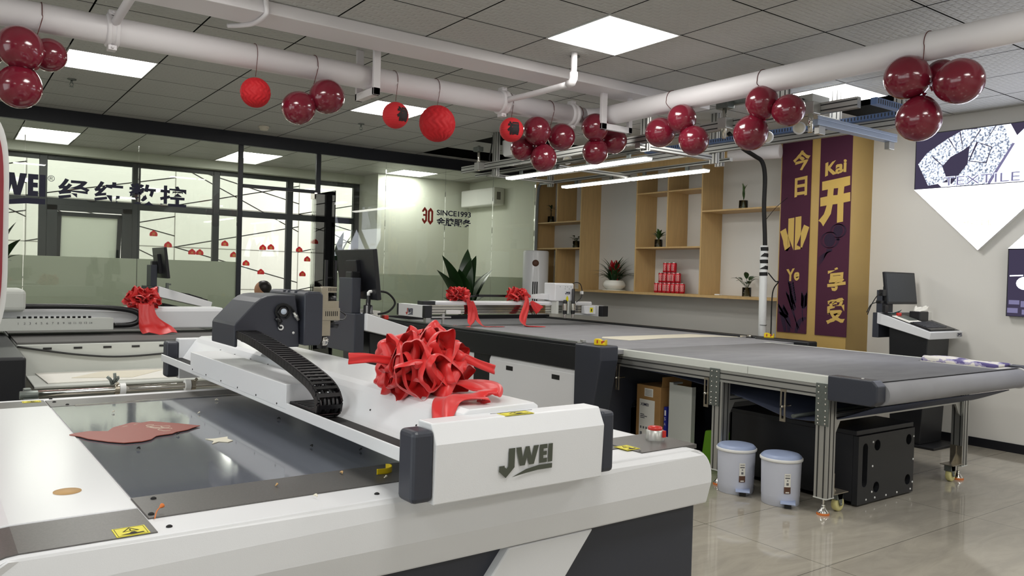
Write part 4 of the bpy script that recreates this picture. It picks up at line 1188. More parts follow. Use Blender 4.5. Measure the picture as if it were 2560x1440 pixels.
tb = MB().prism([(6.885, 1.037), (6.885, 1.066), (6.897, 1.078), (7.02, 1.078), (7.03, 1.066), (7.03, 1.037)], 'x', 4.02, 6.09).build('beam_cover', M['white_gloss'], Bm, bevel=.004)
MB().box(3.88, 6.90, 1.036, 4.02, 7.02, 1.076).build('cover_end_cap', M['black'], Bm, bevel=.006)
mb = MB().box(3.86, 6.80, HT, 3.915, 6.85, .914).box(4.10, 6.89, .90, 4.13, 6.93, .95).box(4.10, 6.89, HT - .04, 4.125, 6.905, .905).box(3.93, 6.88, .905, 4.20, 6.95, .92); mb.build('slide_block', M['alu'], Bm, bevel=.003)
MB().box(4.14, 6.86, .945, 4.30, 6.895, .985).build('sensor_block', M['white_plain'], Bm, bevel=.003)
mb = MB().box(4.62, 7.02, 1.118, 5.46, 7.06, 1.142); mb.tube([(4.62, 7.04, 1.13), (4.53, 7.04, 1.122), (4.49, 7.04, 1.10), (4.47, 7.04, 1.082)], .012, 8); mb.build('cable_carrier', M['black_plastic'], Bm)
hd = MB().prism([(6.80, 1.085), (6.80, 1.270), (6.815, 1.285), (7.0, 1.285), (7.0, 1.085)], 'x', 5.475, 5.742).build('tool_head_cover', M['white_paint'], Bm, bevel=.010, seg=3)
MB().prism([(5.29, 1.105), (5.31, 1.150), (5.475, 1.165), (5.475, 1.095)], 'y', 6.90, 7.02).build('carrier_guide', M['white_paint'], Bm, bevel=.003)
mb = MB().box(5.50, 6.80, .945, 5.53, 6.90, 1.085).box(5.655, 6.80, .945, 5.685, 6.90, 1.085).box(5.70, 6.80, .93, 5.73, 6.90, 1.085); mb.build('tool_mount', M['alu_paint'], Bm, bevel=.002)
for x in (5.60, 5.715):
    t = MB().lathe([(.030, .985), (.030, 1.06)], (x, 6.775, 0), 20).lathe([(.013, .90), (.016, .92), (.016, .945)], (x, 6.775, 0), 16).build('cutting_tool', M['chrome'], hd)
    MB().lathe([(.022, .945), (.022, .985)], (x, 6.775, 0), 16).lathe([(.022, 1.06), (.022, 1.085), (.016, 1.10)] + ([(.016, 1.22), (.012, 1.225)] if x > 5.65 else []), (x, 6.775, 0), 16).build('tool_body', M['black_plastic'], t)
mb = MB(); logo(mb, (5.615, 6.7985, 1.19), (1, 0, 0), (0, 0, 1), .07, h=.03, parts='JWEIS'); mb.build('logo', M['ink_navy'], hd)
mb = MB()
for x, z in ((5.545, 1.245), (5.62, 1.245), (5.65, 1.245), (5.70, 1.245), (5.615, 1.222), (5.675, 1.222)): mb.lathe([(.005, 0), (.001, .002)], (x, 6.80, z), 8, axis=(0, -1, 0))
mb.build('screw_heads', M['zinc'], hd)
mb = MB().add([(5.63, 6.7985, 1.085), (5.665, 6.7985, 1.085), (5.665, 6.7985, 1.12), (5.6475, 6.7985, 1.15), (5.63, 6.7985, 1.12)], [(0, 1, 2, 3, 4)]); mb.build('warning_sticker', M['yellow'], hd)
mb = MB().tube(bez([(5.74, 6.85, 1.24), (5.78, 6.84, 1.29), (5.85, 6.83, 1.285), (5.885, 6.83, 1.22), (5.87, 6.82, 1.13), (5.80, 6.82, 1.075)], 6), .005, 8); mb.build('air_hose', M['black_plastic'], Bm)
MB().box(5.873, 6.815, 1.165, 5.897, 6.845, 1.20).build('hose_joint', M['white_plain'], Bm)
sb = MB().box(5.86, 6.70, .948, 5.985, 6.80, 1.038).build('side_cover', M['white_paint'], Bm, bevel=.003)
MB().box(5.90, 6.699, .965, 5.945, 6.700, 1.018).build('warning_sticker', M['yellow'], sb)
mb = MB().box(5.915, 6.6982, .975, 5.93, 6.699, 1.005); mb.build('pictogram', M['ink'], sb)

# things lying on the conveyor table
o = MB().prism([(4.79, 5.27), (4.86, 4.99), (5.42, 5.09), (5.40, 5.085), (6.10, 5.06), (6.28, 4.95), (6.32, 5.0), (6.17, 5.24), (6.08, 5.40), (4.90, 5.38)], 'z', TB + .001, TB + .003).build('cream_sheet', M['cream'])
tag(o, 'cream sheet of board lying across the grey felt bed', 'sheet')
def tape(x, y, rz_, label, z):
    r = root('tape_dispenser', (x, y, z), label, 'tape dispenser', 'yellow tape dispensers on the conveyor cutter')
    mb = MB()
    mb.prism([(-.045, 0), (.045, 0), (.045, .04), (.038, .04), (.035, .022), (.02, .018), (.01, .035), (-.01, .045), (-.038, .045), (-.045, .035)], 'y', -.02, .02)
    Rz = Matrix.Rotation(rz_, 3, 'Z'); mb.xf(0, lambda p: Rz @ p + Vector((x, y, z))); mb.build('holder', M['tape_yellow'], r, bevel=.003)
    mb = MB().lathe([(.014, -.012), (.014, .012)], (-.018, 0, .026), 16, axis=(0, 1, 0)).box(-.024, -.0205, .012, -.014, .0205, .035).box(.012, -.0205, .012, .022, .0205, .03); mb.xf(0, lambda p: Rz @ p + Vector((x, y, z))); mb.build('tape_roll', M['ink_red'], r)
tape(3.90, 4.30, -1.1, 'yellow tape dispenser on the near dark end of the machine', HT + .003)
tape(6.36, 4.66, -1.1, 'yellow tape dispenser at the far edge below the taped pole', TB + .018)
o = MB().box(3.86, 4.50, HT + .001, 3.93, 4.52, HT + .006).box(3.895, 4.495, HT + .006, 3.93, 4.525, HT + .024).build('rail_stop', M['alu'], bevel=.002); tag(o, 'small silver stop block beside the near yellow tape dispenser', 'bracket')
o = MB().box(6.30, 4.88, TB + .001, 6.36, 4.95, TB + .02).cyl((6.33, 4.88, TB + .018), (6.33, 4.84, TB + .018), .012, 12).build('rail_stop', M['chrome'], bevel=.002); tag(o, 'small shiny stop block at the far edge of the cream sheet', 'bracket')
# folded newspaper
r = root('newspaper', (5.85, 2.68, TB + .002), 'folded newspaper with purple pictures near the roller end', 'newspaper')
d1 = Vector((-.02, -.52, 0)).normalized(); d2 = Vector((d1.y, -d1.x, 0)) * -1
p0 = Vector((5.79, 2.93, TB + .003))
mb = MB(); mb.smooth = True
W2 = .20; NL = 12
outl = [(0, 0), (.02, .004), (.17, .005), (.20, .012), (.205, .024), (.19, .034), (.10, .032), (.03, .036), (.008, .030), (-.005, .018)]
vs = []
for i in range(NL + 1):
    t = i / NL
    for (u, h) in outl:
        hh = h * (1 - .35 * t) + .004 * math.sin(t * 9 + u * 30) * (h > .01); vs.append(p0 + d1 * (t * .50) + d2 * (u * (1 + .1 * t)) + Vector((0, 0, hh)))
n = len(outl); fs = []
for i in range(NL):
    for k in range(n): fs.append((i * n + k, i * n + (k + 1) % n, (i + 1) * n + (k + 1) % n, (i + 1) * n + k))
fs += [tuple(range(n))[::-1], tuple(range(NL * n, NL * n + n))]
np_mat = mat('newsprint', (226, 222, 216), .75)
nt = np_mat.node_tree
tcn = nt.nodes.new('ShaderNodeTexCoord'); nz = nt.nodes.new('ShaderNodeTexNoise'); nz.inputs['Scale'].default_value = 7; nz.inputs['Detail'].default_value = 4
crp = nt.nodes.new('ShaderNodeValToRGB'); crp.color_ramp.interpolation = 'CONSTANT'
crp.color_ramp.elements[0].color = lin((92, 82, 138)); crp.color_ramp.elements[1].position = .45; crp.color_ramp.elements[1].color = lin((172, 166, 196))
e_ = crp.color_ramp.elements.new(.5); e_.color = lin((228, 224, 218)); e_ = crp.color_ramp.elements.new(.72); e_.color = lin((70, 64, 96))
nt.links.new(tcn.outputs['Object'], nz.inputs['Vector']); nt.links.new(nz.outputs['Fac'], crp.inputs[0]); nt.links.new(crp.outputs[0], nt.nodes['Principled BSDF'].inputs['Base Color'])
mb.add(vs, fs); mb.build('folded_pages', np_mat, r)
mb = MB().prism([(0, 0), (.53, 0), (.53, .19), (0, .19)], 'z', 0, .002); mb.xf(0, lambda p: Vector((5.765, 2.93, TB + .001)) + d1 * p.x + d2 * p.y + Vector((0, 0, p.z))); mb.build('loose_sheet', M['paper'], r)
# bows on the conveyor gantry
def small_bow(x, y, z, label, tails, seed):
    b = root('silk_bow', (x, y, z), label, 'bow', 'red silk ceremony bows')
    silk_flower((x, y, z + .062), .13, .085, .066, 34, seed, .42).build('flower', M['silk'], b)
    for pts, w, sd in tails:
        mb = MB(); ribbon(mb, pts, w, sd, 6, .05); mb.build('ribbon_end', M['silk'], b, solid=.001)
small_bow(4.31, 6.94, 1.079, 'small red silk bow on the silver gantry in front of the big plant', [
    ([(4.38, 6.87, 1.10), (4.42, 6.865, 1.03), (4.43, 6.86, .95), (4.40, 6.82, .87), (4.33, 6.74, .825), (4.22, 6.70, .822), (4.12, 6.69, .845)], [.05, .08, .09, .10, .09, .06, .05], [(1, 0, 0), (1, 0, 0), (1, 0, .1), (1, .2, 0), (.4, 1, 0), (0, 1, 0), (0, 1, 0)]),
    ([(4.44, 6.87, 1.08), (4.47, 6.865, 1.0), (4.49, 6.85, .90), (4.53, 6.78, .824), (4.62, 6.74, .821), (4.74, 6.72, .821)], [.03, .05, .05, .06, .05, .05], [(1, 0, 0), (1, 0, 0), (1, 0, 0), (.6, 1, 0), (0, 1, 0), (0, 1, 0)])], 11)
small_bow(5.07, 6.94, 1.079, 'small red silk bow on the silver gantry beside the white tool head', [
    ([(5.12, 6.86, 1.14), (5.12, 6.84, 1.08), (5.09, 6.82, 1.0), (5.03, 6.78, .90), (5.02, 6.72, .828), (5.10, 6.66, .822), (5.20, 6.62, .822)], [.05, .06, .09, .11, .12, .10, .06], [(1, 0, 0), (1, 0, 0), (1, 0, 0), (1, .1, 0), (.7, .7, 0), (.2, 1, 0), (.2, 1, 0)]),
    ([(5.20, 6.87, 1.08), (5.25, 6.86, 1.03), (5.31, 6.85, .98)], [.04, .09, .12], [(1, 0, .5), (1, 0, .7), (1, 0, .9)])], 12)

# under the conveyor
def carton(x0, y0, x1, y1, h, label, flap=False):
    r = root('cardboard_box', ((x0 + x1) / 2, (y0 + y1) / 2, 0), label, 'box', 'cartons under the conveyor')
    MB().box(x0, y0, 0, x1, y1, h).build('carton_body', M['card'], r, bevel=.004)
    return r
cbx1 = carton(4.38, 4.15, 4.72, 4.40, .545, 'tall cardboard box with a white label and open flap under the conveyor')
mb = MB().prism([(4.40, .545), (4.66, .60), (4.66, .606), (4.40, .551)], 'y', 4.155, 4.165); mb.build('flap', M['card'], cbx1)
MB().box(4.40, 4.15, .546, 4.72, 4.155, .62).build('flap', M['card'], cbx1)
lb = MB().box(4.3785, 4.205, .0, 4.379, 4.365, .435).build('label', M['paper'], cbx1)
mb = MB(); lettering(mb, 'XIMEI', (4.378, 4.352, .385), (0, -1, 0), (0, 0, 1), box=(.085, .022), bold=.02); mb.build('brand_lettering', M['ink_navy'], lb)
mb = MB()
for k, (w, z) in enumerate(((.04, .315), (.07, .302), (.045, .289))): mb.box(4.3775, 4.352 - w, z, 4.3786, 4.352, z + .007)
for k in range(5): mb.box(4.3775, 4.352 - k * .029 - .016, .21, 4.3786, 4.352 - k * .029, .228)
mb.box(4.3775, 4.33, .16, 4.3786, 4.352, .185); mb.build('print', M['grey_text'], lb)
l2 = MB().box(4.3785, 4.225, .46, 4.379, 4.315, .522).build('label', M['paper'], cbx1)
mb = MB()
for k in range(5): mb.box(4.3775, 4.235, .468 + k * .010, 4.3786, 4.305, .471 + k * .010)
mb.build('print', M['grey_text'], l2)
cbx2 = carton(4.42, 4.50, 4.80, 4.74, .345, 'low cardboard box carrying a black case under the conveyor')
MB().box(4.419, 4.60, .14, 4.4195, 4.64, .24).build('label', M['paper'], cbx2)
o = MB().box(4.43, 4.47, .348, 4.70, 4.72, .375).box(4.45, 4.48, .375, 4.60, 4.53, .395).build('black_case', M['black_plastic'], bevel=.006); tag(o, 'flat black case lying on the low cardboard box', 'case')
mb = MB().box(4.42, 3.88, .0, 4.428, 4.10, .578).box(4.428, 3.88, 0, 4.46, 3.884, .578).box(4.428, 4.096, 0, 4.50, 4.10, .578).box(4.42, 4.06, .578, 4.52, 4.10, .59)
o = mb.build('metal_panel', M['alu_paint']); tag(o, 'tall grey sheet metal panel standing beside the labelled box', 'panel')
r = root('banner_roll', (4.50, 4.13, 0), 'narrow dark blue board with white letters wedged between box and panel', 'board')
MB().box(4.415, 4.115, 0, 4.55, 4.142, .40).build('board', M['blue_print'], r)
mb = MB(); lettering(mb, 'S', (4.414, 4.138, .30), (0, -1, 0), (0, 0, 1), box=(.016, .022)); lettering(mb, 'A', (4.414, 4.138, .26), (0, -1, 0), (0, 0, 1), box=(.016, .022)); mb.box(4.4138, 4.122, .335, 4.4148, 4.136, .375); mb.build('lettering', M['paper'], r)
o = MB().prism([(3.62, 0), (3.86, 0), (3.82, .27), (3.72, .29), (3.66, .25)], 'x', 4.50, 4.62).build('green_bag', M['green_bag'], bevel=.01); tag(o, 'bright green bag on the floor behind the middle leg', 'bag')
o = MB().box(4.90, 3.95, 0, 5.6, 4.40, .50).build('storage_box', M['dark'], bevel=.005); tag(o, 'dark blue grey box standing behind the cartons under the conveyor', 'box')
# black cabinet with round holes
cb = root('black_cabinet', (4.87, 3.2, 0), 'low black cabinet with round holes and white screws under the roller end', 'cabinet')
def plate_with_holes(x0, x1, z0, z1, y, holes, slots=()):
    """front plate in XZ with real openings"""
    bm = bmesh.new()
    def ring(cx, cz, rx, rzz, n=20):
        return [bm.verts.new((cx + rx * math.cos(2 * PI * k / n), y, cz + rzz * math.sin(2 * PI * k / n))) for k in range(n)]
    outer = [bm.verts.new(p) for p in ((x0, y, z0), (x1, y, z0), (x1, y, z1), (x0, y, z1))]
    ed = [bm.edges.new((outer[k], outer[(k + 1) % 4])) for k in range(4)]
    for h in holes:
        rg = ring(*h); ed += [bm.edges.new((rg[k], rg[(k + 1) % len(rg)])) for k in range(len(rg))]
    for s_ in slots:
        pts = arc(s_[0], s_[2] - s_[3], s_[3], 0, 180, 8) + arc(s_[0], s_[1] + s_[3], s_[3], 180, 360, 8)
        rg = [bm.verts.new((p[0], y, p[1])) for p in pts]; ed += [bm.edges.new((rg[k], rg[(k + 1) % len(rg)])) for k in range(len(rg))]
    bmesh.ops.triangle_fill(bm, use_beauty=True, edges=ed)
    bm.verts.index_update()
    vs = [tuple(v.co) for v in bm.verts]; fs = [tuple(v.index for v in f.verts) for f in bm.faces]
    bm.free(); return vs, fs
CX0, CX1, CY0, CY1, CZ = 4.53, 5.19, 2.67, 3.62, .465
mb = MB().box(CX0, CY0 + .02, .012, CX0 + .018, CY1, CZ - .03).box(CX1 - .018, CY0 + .02, .012, CX1, CY1, CZ - .03).box(CX0, CY1 - .018, .012, CX1, CY1, CZ - .03).box(CX0, CY0 + .02, .012, CX1, CY1, .03)
mb.build('carcass', M['black'], cb, bevel=.002)
MB().box(CX0 - .004, CY0 - .004, CZ - .03, CX1 + .004, CY1 + .004, CZ).build('cabinet_top', M['black'], cb, bevel=.003)
vs, fs = plate_with_holes(CX0, CX0 + .145, .012, CZ - .033, CY0, [], [(CX0 + .075, .115, .385, .028)]); mb = MB().add(vs, fs)
mb.build('slotted_panel', M['black'], cb, solid=.035)
vs, fs = plate_with_holes(CX0 + .149, CX1, .012, CZ - .033, CY0, [(CX0 + .215, .36, .034, .034), (CX1 - .07, .36, .034, .034), (CX0 + .215, .098, .034, .034), (CX1 - .07, .098, .034, .034)]); mb = MB().add(vs, fs)
mb.build('hole_panel', M['black'], cb, solid=.03)
MB().box(CX0 + .02, CY0 + .05, .04, CX1 - .02, CY0 + .06, CZ - .05).build('inner_sheet', mat('pale_foam', (176, 172, 166), .8), cb)
for x, z in ((CX0 + .163, .385), (CX0 + .163, .235), (CX0 + .163, .075), (CX0 + .20, .035), (CX0 + .33, .032), (CX0 + .46, .032), (CX1 - .035, .032), (CX0 + .10, .035), (CX1 - .012, .375), (CX1 - .012, .225), (CX1 - .012, .075)):
    MB().lathe([(.007, 0), (.006, .003), (.001, .004)], (x, CY0 - .016, z), 10, axis=(0, -1, 0)).build('white_screw', M['white_plain'], cb)
MB().lathe([(.03, 0), (.03, .03)], (CX0 + .1, CY0 + .1, 0), 16).lathe([(.03, 0), (.03, .012)], (CX1 - .1, CY1 - .1, 0), 16).build('cabinet_foot', M['black_plastic'], cb)
# pedal bins
def pedal_bin(x, y, label, src=None):
    r = root('pedal_bin', (x, y, 0), label, 'bin', 'pale pedal bins under the conveyor')
    c = (x, y, 0)
    MB().lathe([(.108, 0), (.112, .004), (.113, .05), (.1135, .052), (.114, .055), (.119, .262), (.119, .268)], c, 40).build('bin_body', M['bin'], r)
    MB().lathe([(.118, .266), (.126, .268), (.128, .272), (.128, .283), (.124, .286)], c, 40).build('rim', M['white_plain'], r)
    MB().lathe([(.122, .285), (.120, .293), (.108, .304), (.100, .306), (.06, .308), (.001, .309)], c, 40).build('lid', M['bin_lid'], r)
    d = Vector((-x, -y, 0)).normalized(); s = Vector((-d.y, d.x, 0)); pc = Vector(c) + d * .118 + s * .045
    def orient(p): return pc + s * p.x + d * p.y + Vector((0, 0, p.z))
    mb = MB().prism([(-.06, .055), (-.06, .042), (.03, .040), (.034, .030), (.028, .028), (-.065, .030)], 'x', -.043, .043)
    mb.xf(0, lambda p: orient(Vector((p.x, p.y, p.z)))); mb.build('pedal', M['bin_lid'], r, bevel=.004)
    mb = MB().box(-.02, -.03, .0, .02, .012, .03); mb.xf(0, orient); mb.build('pedal_base', M['black_plastic'], r)
    # curved label on the wall of the bin
    a0 = math.atan2(d.y, d.x) + .34
    def strip(z0, z1, w, rad, m, nm):
        vs = []; K = 6
        for k in range(K + 1):
            a = a0 + (k / K - .5) * w / .117
            for z in (z0, z1): vs.append((x + rad * math.cos(a), y + rad * math.sin(a), z))
        mb = MB(); mb.add(vs, [(2 * k, 2 * k + 2, 2 * k + 3, 2 * k + 1) for k in range(K)]); return mb.build(nm, m, r)
    strip(.125, .205, .037, .1192, M['paper'], 'label'); strip(.085, .125, .039, .1192, M['brown_label'], 'label_strip')
    for z0, z1, w in ((.192, .196, .028), (.175, .183, .028), (.160, .167, .009), (.135, .150, .014), (.089, .096, .022)): strip(z0, z1, w, .1197, M['grey_text'] if z0 > .1 else M['paper'], 'label_print')
    return r
pedal_bin(4.19, 3.29, 'left pale blue pedal bin, next to the middle leg of the conveyor')
pedal_bin(4.215, 2.97, 'right pale blue pedal bin, next to the near leg of the conveyor')

# ================================================================== SHELF WALL
SF, SB = 6.88, 7.225
sh = root('wall_shelf', (7.05, 7.0, 1.17), 'maple board shelving filling the wall behind the conveyor cutter', 'shelf')
th_ = .018
def board(nm, x0, y0, z0, x1, y1, z1): return MB().box(x0, y0, z0, x1, y1, z1).build(nm, M['wood'], sh, bevel=.0012)
for y, z0, z1 in ((9.035, 1.197, CEIL), (8.05, 1.197, CEIL), (7.01, 1.197, CEIL), (5.985, 1.197, CEIL), (8.555, 2.114, CEIL), (8.555, 1.197, 1.735), (6.50, 1.741, CEIL)):
    board('upright', SF, y - th_ / 2, z0, SB, y + th_ / 2, z1)
for y0, y1, z in ((8.06, 9.026, 2.105), (8.06, 9.026, 1.744), (5.995, 7.0, 2.387), (5.995, 7.0, 1.732), (4.957, 5.976, 2.128)):
    board('shelf_board', SF, y0, z - th_ / 2, SB, y1, z + th_ / 2)
board('base_shelf', SF, 4.957, 1.168, SB, 9.04, 1.197)
board('top_fascia', SF - .002, 4.957, 2.665, SF + .016, 9.045, CEIL - .002)
MB().box(SB, 4.957, 1.197, XR - .001, 9.035, CEIL - .002).build('back_panel', M['backboard'], sh)
o = MB().tube(bez([(6.87, 9.0, .0), (6.87, 9.0, 1.9), (6.872, 8.99, 2.5), (6.875, 8.94, 2.66), (6.875, 8.8, 2.70)], 6), .022, 10).build('grey_hose', mat('grey_hose', (128, 130, 132), .6)); tag(o, 'thick grey hose running up the left edge of the shelving', 'hose')

# plants in glass jars
def leaf(mb, base, tip, w, droop=.25, fold=.18, n=7, up=Vector((0, 0, 1))):
    b = Vector(base); t = Vector(tip); d = t - b; L = d.length
    side = d.cross(up); side = side.normalized() if side.length > 1e-5 else Vector((1, 0, 0)); nn = side.cross(d).normalized()
    vs = []
    for i in range(n + 1):
        s = i / n
        p = b + d * s + nn * (math.sin(s * PI) * droop * L * .5)
        ww = w * .5 * (math.sin(PI * min(1, s * .93 + .07)) ** .8) * (1 - .25 * s)
        for q in (-1, 0, 1):
            vs.append(p + side * (q * ww) + nn * (abs(q) * ww * fold))
    fs = []
    for i in range(n):
        for k in range(2):
            a = i * 3 + k; fs.append((a, a + 1, a + 4, a + 3))
    s0 = mb.smooth; mb.smooth = True; mb.add(vs, fs); mb.smooth = s0
    return mb
def jar_plant(x, y, z, kind, label, seed):
    rnd = random.Random(seed)
    r = root('jar_plant', (x, y, z), label, 'plant', 'small plants in glass jars on the shelves')
    c = (x, y, z)
    MB().lathe([(.047, 0), (.048, .003), (.048, .098), (.046, .098), (.045, .006), (.001, .005)], c, 24).build('glass_jar', M['jar'], r)
    MB().lathe([(.020, .035), (.036, .045), (.040, .070), (.043, .097), (.038, .098), (.001, .092)], c, 20).build('inner_pot', M['stone'], r)
    if kind == 'tree':
        MB().tube([(x, y, z + .09), (x + .003, y, z + .15), (x - .004, y, z + .20)], [.012, .007, .005], 8).build('stem', M['stem'], r)
        b0, n_, ln, w_ = Vector((x, y, z + .20)), 11, .085, .03
    elif kind == 'round':
        b0, n_, ln, w_ = Vector((x, y, z + .09)), 9, .085, .055
    elif kind == 'bamboo':
        b0, n_, ln, w_ = Vector((x, y, z + .10)), 7, .15, .025
    elif kind == 'bush':
        b0, n_, ln, w_ = Vector((x, y, z + .10)), 20, .125, .045
    else:
        b0, n_, ln, w_ = Vector((x, y, z + .09)), 9, .155, .06
    mb = MB()
    for k in range(n_):
        a = 2 * PI * k / n_ + rnd.uniform(-.4, .4); el = {'bamboo': rnd.uniform(1.15, 1.45), 'tree': rnd.uniform(-.1, .9), 'round': rnd.uniform(.15, .9)}.get(kind, rnd.uniform(.35, 1.3))
        l = ln * rnd.uniform(.75, 1.15)
        d = Vector((math.cos(a) * math.cos(el), math.sin(a) * math.cos(el), math.sin(el)))
        st = b0 + (Vector((0, 0, rnd.uniform(0, .06))) if kind in ('bamboo',) else Vector((0, 0, rnd.uniform(-.02, .02))))
        if kind in ('round', 'big'):
            mid = st + d * l * .55 + Vector((0, 0, .02)); mb.tube([st, mid], .0025, 5); leaf(mb, mid, mid + Vector((d.x, d.y, d.z * .3)).normalized() * l * .6, w_, .3)
        else:
            leaf(mb, st, st + d * l, w_, .25)
    mb.build('leaves', M['leaf2'] if kind in ('bush', 'bamboo') else M['leaf'], r)
jar_plant(7.05, 8.90, 2.1145, 'tree', 'small tree plant in a glass jar on the upper left shelf', 1)
jar_plant(7.05, 8.33, 1.7535, 'round', 'round leaved plant in a glass jar on the second left shelf', 2)
jar_plant(7.05, 6.79, 1.7415, 'bush', 'bushy green plant in a glass jar on the middle shelf', 3)
jar_plant(7.05, 5.55, 2.1375, 'bamboo', 'upright narrow leaved plant in a glass jar on the upper right shelf', 4)
jar_plant(7.05, 5.47, 1.1975, 'big', 'broad leaved plant in a glass jar on the base shelf near the pole', 5)
# bromeliad
br = root('bromeliad', (7.04, 7.54, 1.1975), 'red flowering bromeliad in a white bowl on the base shelf', 'plant')
c = (7.04, 7.54, 1.1975)
MB().lathe([(.15, 0), (.155, .004), (.155, .010), (.14, .012)], c, 32).build('saucer', M['ceramic'], br)
MB().lathe([(.085, .012), (.10, .014), (.142, .05), (.148, .075), (.138, .105), (.118, .125), (.122, .13), (.112, .132), (.10, .12), (.001, .115)], c, 36).build('bowl', M['ceramic'], br)
mb = MB(); rnd = random.Random(4)
for k in range(70):
    a = rnd.uniform(0, 2 * PI); el = rnd.uniform(.25, 1.25); l = rnd.uniform(.20, .36)
    d = Vector((math.cos(a) * math.cos(el) * .8, math.sin(a) * math.cos(el) * 1.15, math.sin(el)))
    st = Vector(c) + Vector((math.cos(a) * .05, math.sin(a) * .06, .125)); leaf(mb, st, st + d * l + Vector((0, 0, -.05 * (1.3 - el))), .030, .35, .3, 8)
mb.build('leaves', M['leaf'], br)
for dy in (.02, -.065):
    mb = MB()
    for k in range(26):
        a = k * 2.4; t = k / 26; st = Vector((7.02, 7.54 + dy, 1.43 + t * .10)); el = .55 + t * .6
        d = Vector((math.cos(a) * math.cos(el), math.sin(a) * math.cos(el), math.sin(el))); leaf(mb, st, st + d * .075, .026, -.2, .2, 5)
    mb.tube([(7.03, 7.54 + dy, 1.31), (7.02, 7.54 + dy, 1.50)], .012, 8); mb.build('red_bract', M['brom'], br)
# can pyramid
def can(x, y, z, label):
    r = root('drink_can', (x, y, z), label, 'can', 'red drink cans stacked in a pyramid')
    return r
cp = None
ORD = ['first', 'second', 'third', 'fourth', 'fifth', 'sixth', 'seventh']
for row, cnt, z in (('bottom', 7, 1.1975), ('middle', 5, 1.3185), ('top', 3, 1.4395)):
    for k in range(cnt):
        y = 6.575 + (cnt - 1) / 2 * .0685 - k * .0685
        lab = '%s red drink can from the left in the %s row of the pyramid' % (ORD[k], row)
        if cp is None:
            cp = root('drink_can', (0, 0, 0), lab, 'can', 'red drink cans stacked in a pyramid')
            MB().lathe([(.025, 0), (.031, .006), (.0325, .012), (.0325, .106), (.028, .114)], (0, 0, 0), 22).build('can_body', M['can'], cp)
            MB().lathe([(.028, .1135), (.0285, .1185), (.0265, .120), (.025, .117), (.001, .117)], (0, 0, 0), 22).build('can_lid', M['can_top'], cp)
            mb = MB()
            for j in range(9):
                a0 = PI + (j - 4) * .055; zz = .024 + j * .0085
                for a in (PI - .45, PI + .10, PI + .65):
                    p = [(.0328 * math.cos(a + s_ * .10 + .06 * math.sin(j * 1.9)), .0328 * math.sin(a + s_ * .10 + .06 * math.sin(j * 1.9)), zz + t_ * .0065) for s_, t_ in ((-1, 0), (1, 0), (1, 1), (-1, 1))]
                    mb.quad(*p)
            mb.build('white_script', M['paper'], cp); cp.location = (7.03, y, z); cp['label'] = lab
        else:
            dup(cp, (7.03, y, z), lab, rz=random.uniform(-.4, .4))
o = MB().box(7.0, 5.80, 1.1975, 7.05, 5.87, 1.212).build('white_adapter', M['white_plain'], bevel=.004); tag(o, 'small white adapter lying on the base shelf', 'adapter')
o = MB().box(6.95, 8.10, 1.1975, 7.05, 8.22, 1.215).build('folded_cloth', M['cream'], bevel=.006); tag(o, 'small cream folded cloth at the left end of the base shelf', 'cloth')

# taped cable pole
pl = root('cable_pole', (6.62, 4.93, 0), 'grey plastic pole with a black taped cable in front of the shelf', 'pole')
MB().cyl((6.62, 4.925, 0), (6.62, 4.945, 1.72), .038, 24).build('tube', mat('pvc_grey', (206, 208, 208), .45), pl)
mb = MB().tube(bez([(6.62, 4.93, 1.60), (6.61, 4.93, 1.80), (6.60, 4.945, 2.1), (6.605, 4.95, 2.40), (6.60, 4.985, 2.55), (6.50, 5.0, 2.60), (6.3, 5.0, 2.66), (6.12, 5.02, 2.78)], 8), .021, 10); mb.build('cable_bundle', M['matte_black'], pl)
mb = MB()
for k in range(5): mb.lathe([(.0395, 0), (.0395, .035)], (6.62, 4.94, 1.42 + k * .062), 20, axis=(.10 * (k % 2), .05, 1))
mb.lathe([(.039, 0), (.039, .004)], (6.62, 4.93, .93), 20); mb.build('tape_bands', M['matte_black'], pl)
mb = MB().tube(bez([(6.64, 4.90, 1.45), (6.70, 4.86, 1.37), (6.72, 4.84, 1.36), (6.72, 4.90, 1.25), (6.70, 4.89, .9), (6.69, 4.88, .3), (6.68, 4.86, .02)], 8), .006, 6).tube(bez([(6.61, 4.93, 1.97), (6.68, 4.86, 2.10), (6.80, 4.82, 2.20)], 5), .003, 6); mb.build('loose_wire', M['matte_black'], pl)

# ================================================================== OPENING BANNERS
bl = root('hanging_banner', (6.862, 4.77, .85), 'left maroon banner with gold brush characters and a wheat print', 'banner', 'maroon opening banners on the gold column')
MB().box(6.863, 4.605, .862, 6.868, 4.94, 2.84).build('cloth', M['maroon'], bl)
br_ = root('hanging_banner', (6.862, 4.35, .85), 'right maroon banner with gold brush characters and a lantern print', 'banner', 'maroon opening banners on the gold column')
MB().box(6.863, 4.182, .862, 6.868, 4.512, 2.84).build('cloth', M['maroon'], br_)
def brush(par, txt, y0, y1, z0, z1, bold, nm='character'):
    mb = MB(); lettering(mb, txt, (6.8625, y0, z0), (0, -1, 0), (0, 0, 1), box=(y0 - y1, z1 - z0), bold=bold)
    rnd = random.Random(len(txt) + int(z0 * 100))
    h = z1 - z0
    mb.xf(0, lambda p: Vector((p.x, p.y + .006 * h * 4 * math.sin(p.z * 55 + 1) * .25 - (p.z - z0) * .10 * 0, p.z - (p.y - y0) * .12 + .004 * math.sin(p.y * 90))))
    return mb.build(nm, M['gold'], par)
brush(bl, '今', 4.815, 4.62, 2.455, 2.655, .035); brush(bl, '日', 4.785, 4.645, 2.205, 2.395, .035)
brush(bl, '业', 4.938, 4.607, 1.575, 1.985, .065); brush(bl, 'Ye', 4.85, 4.70, 1.37, 1.49, .035, 'pinyin')
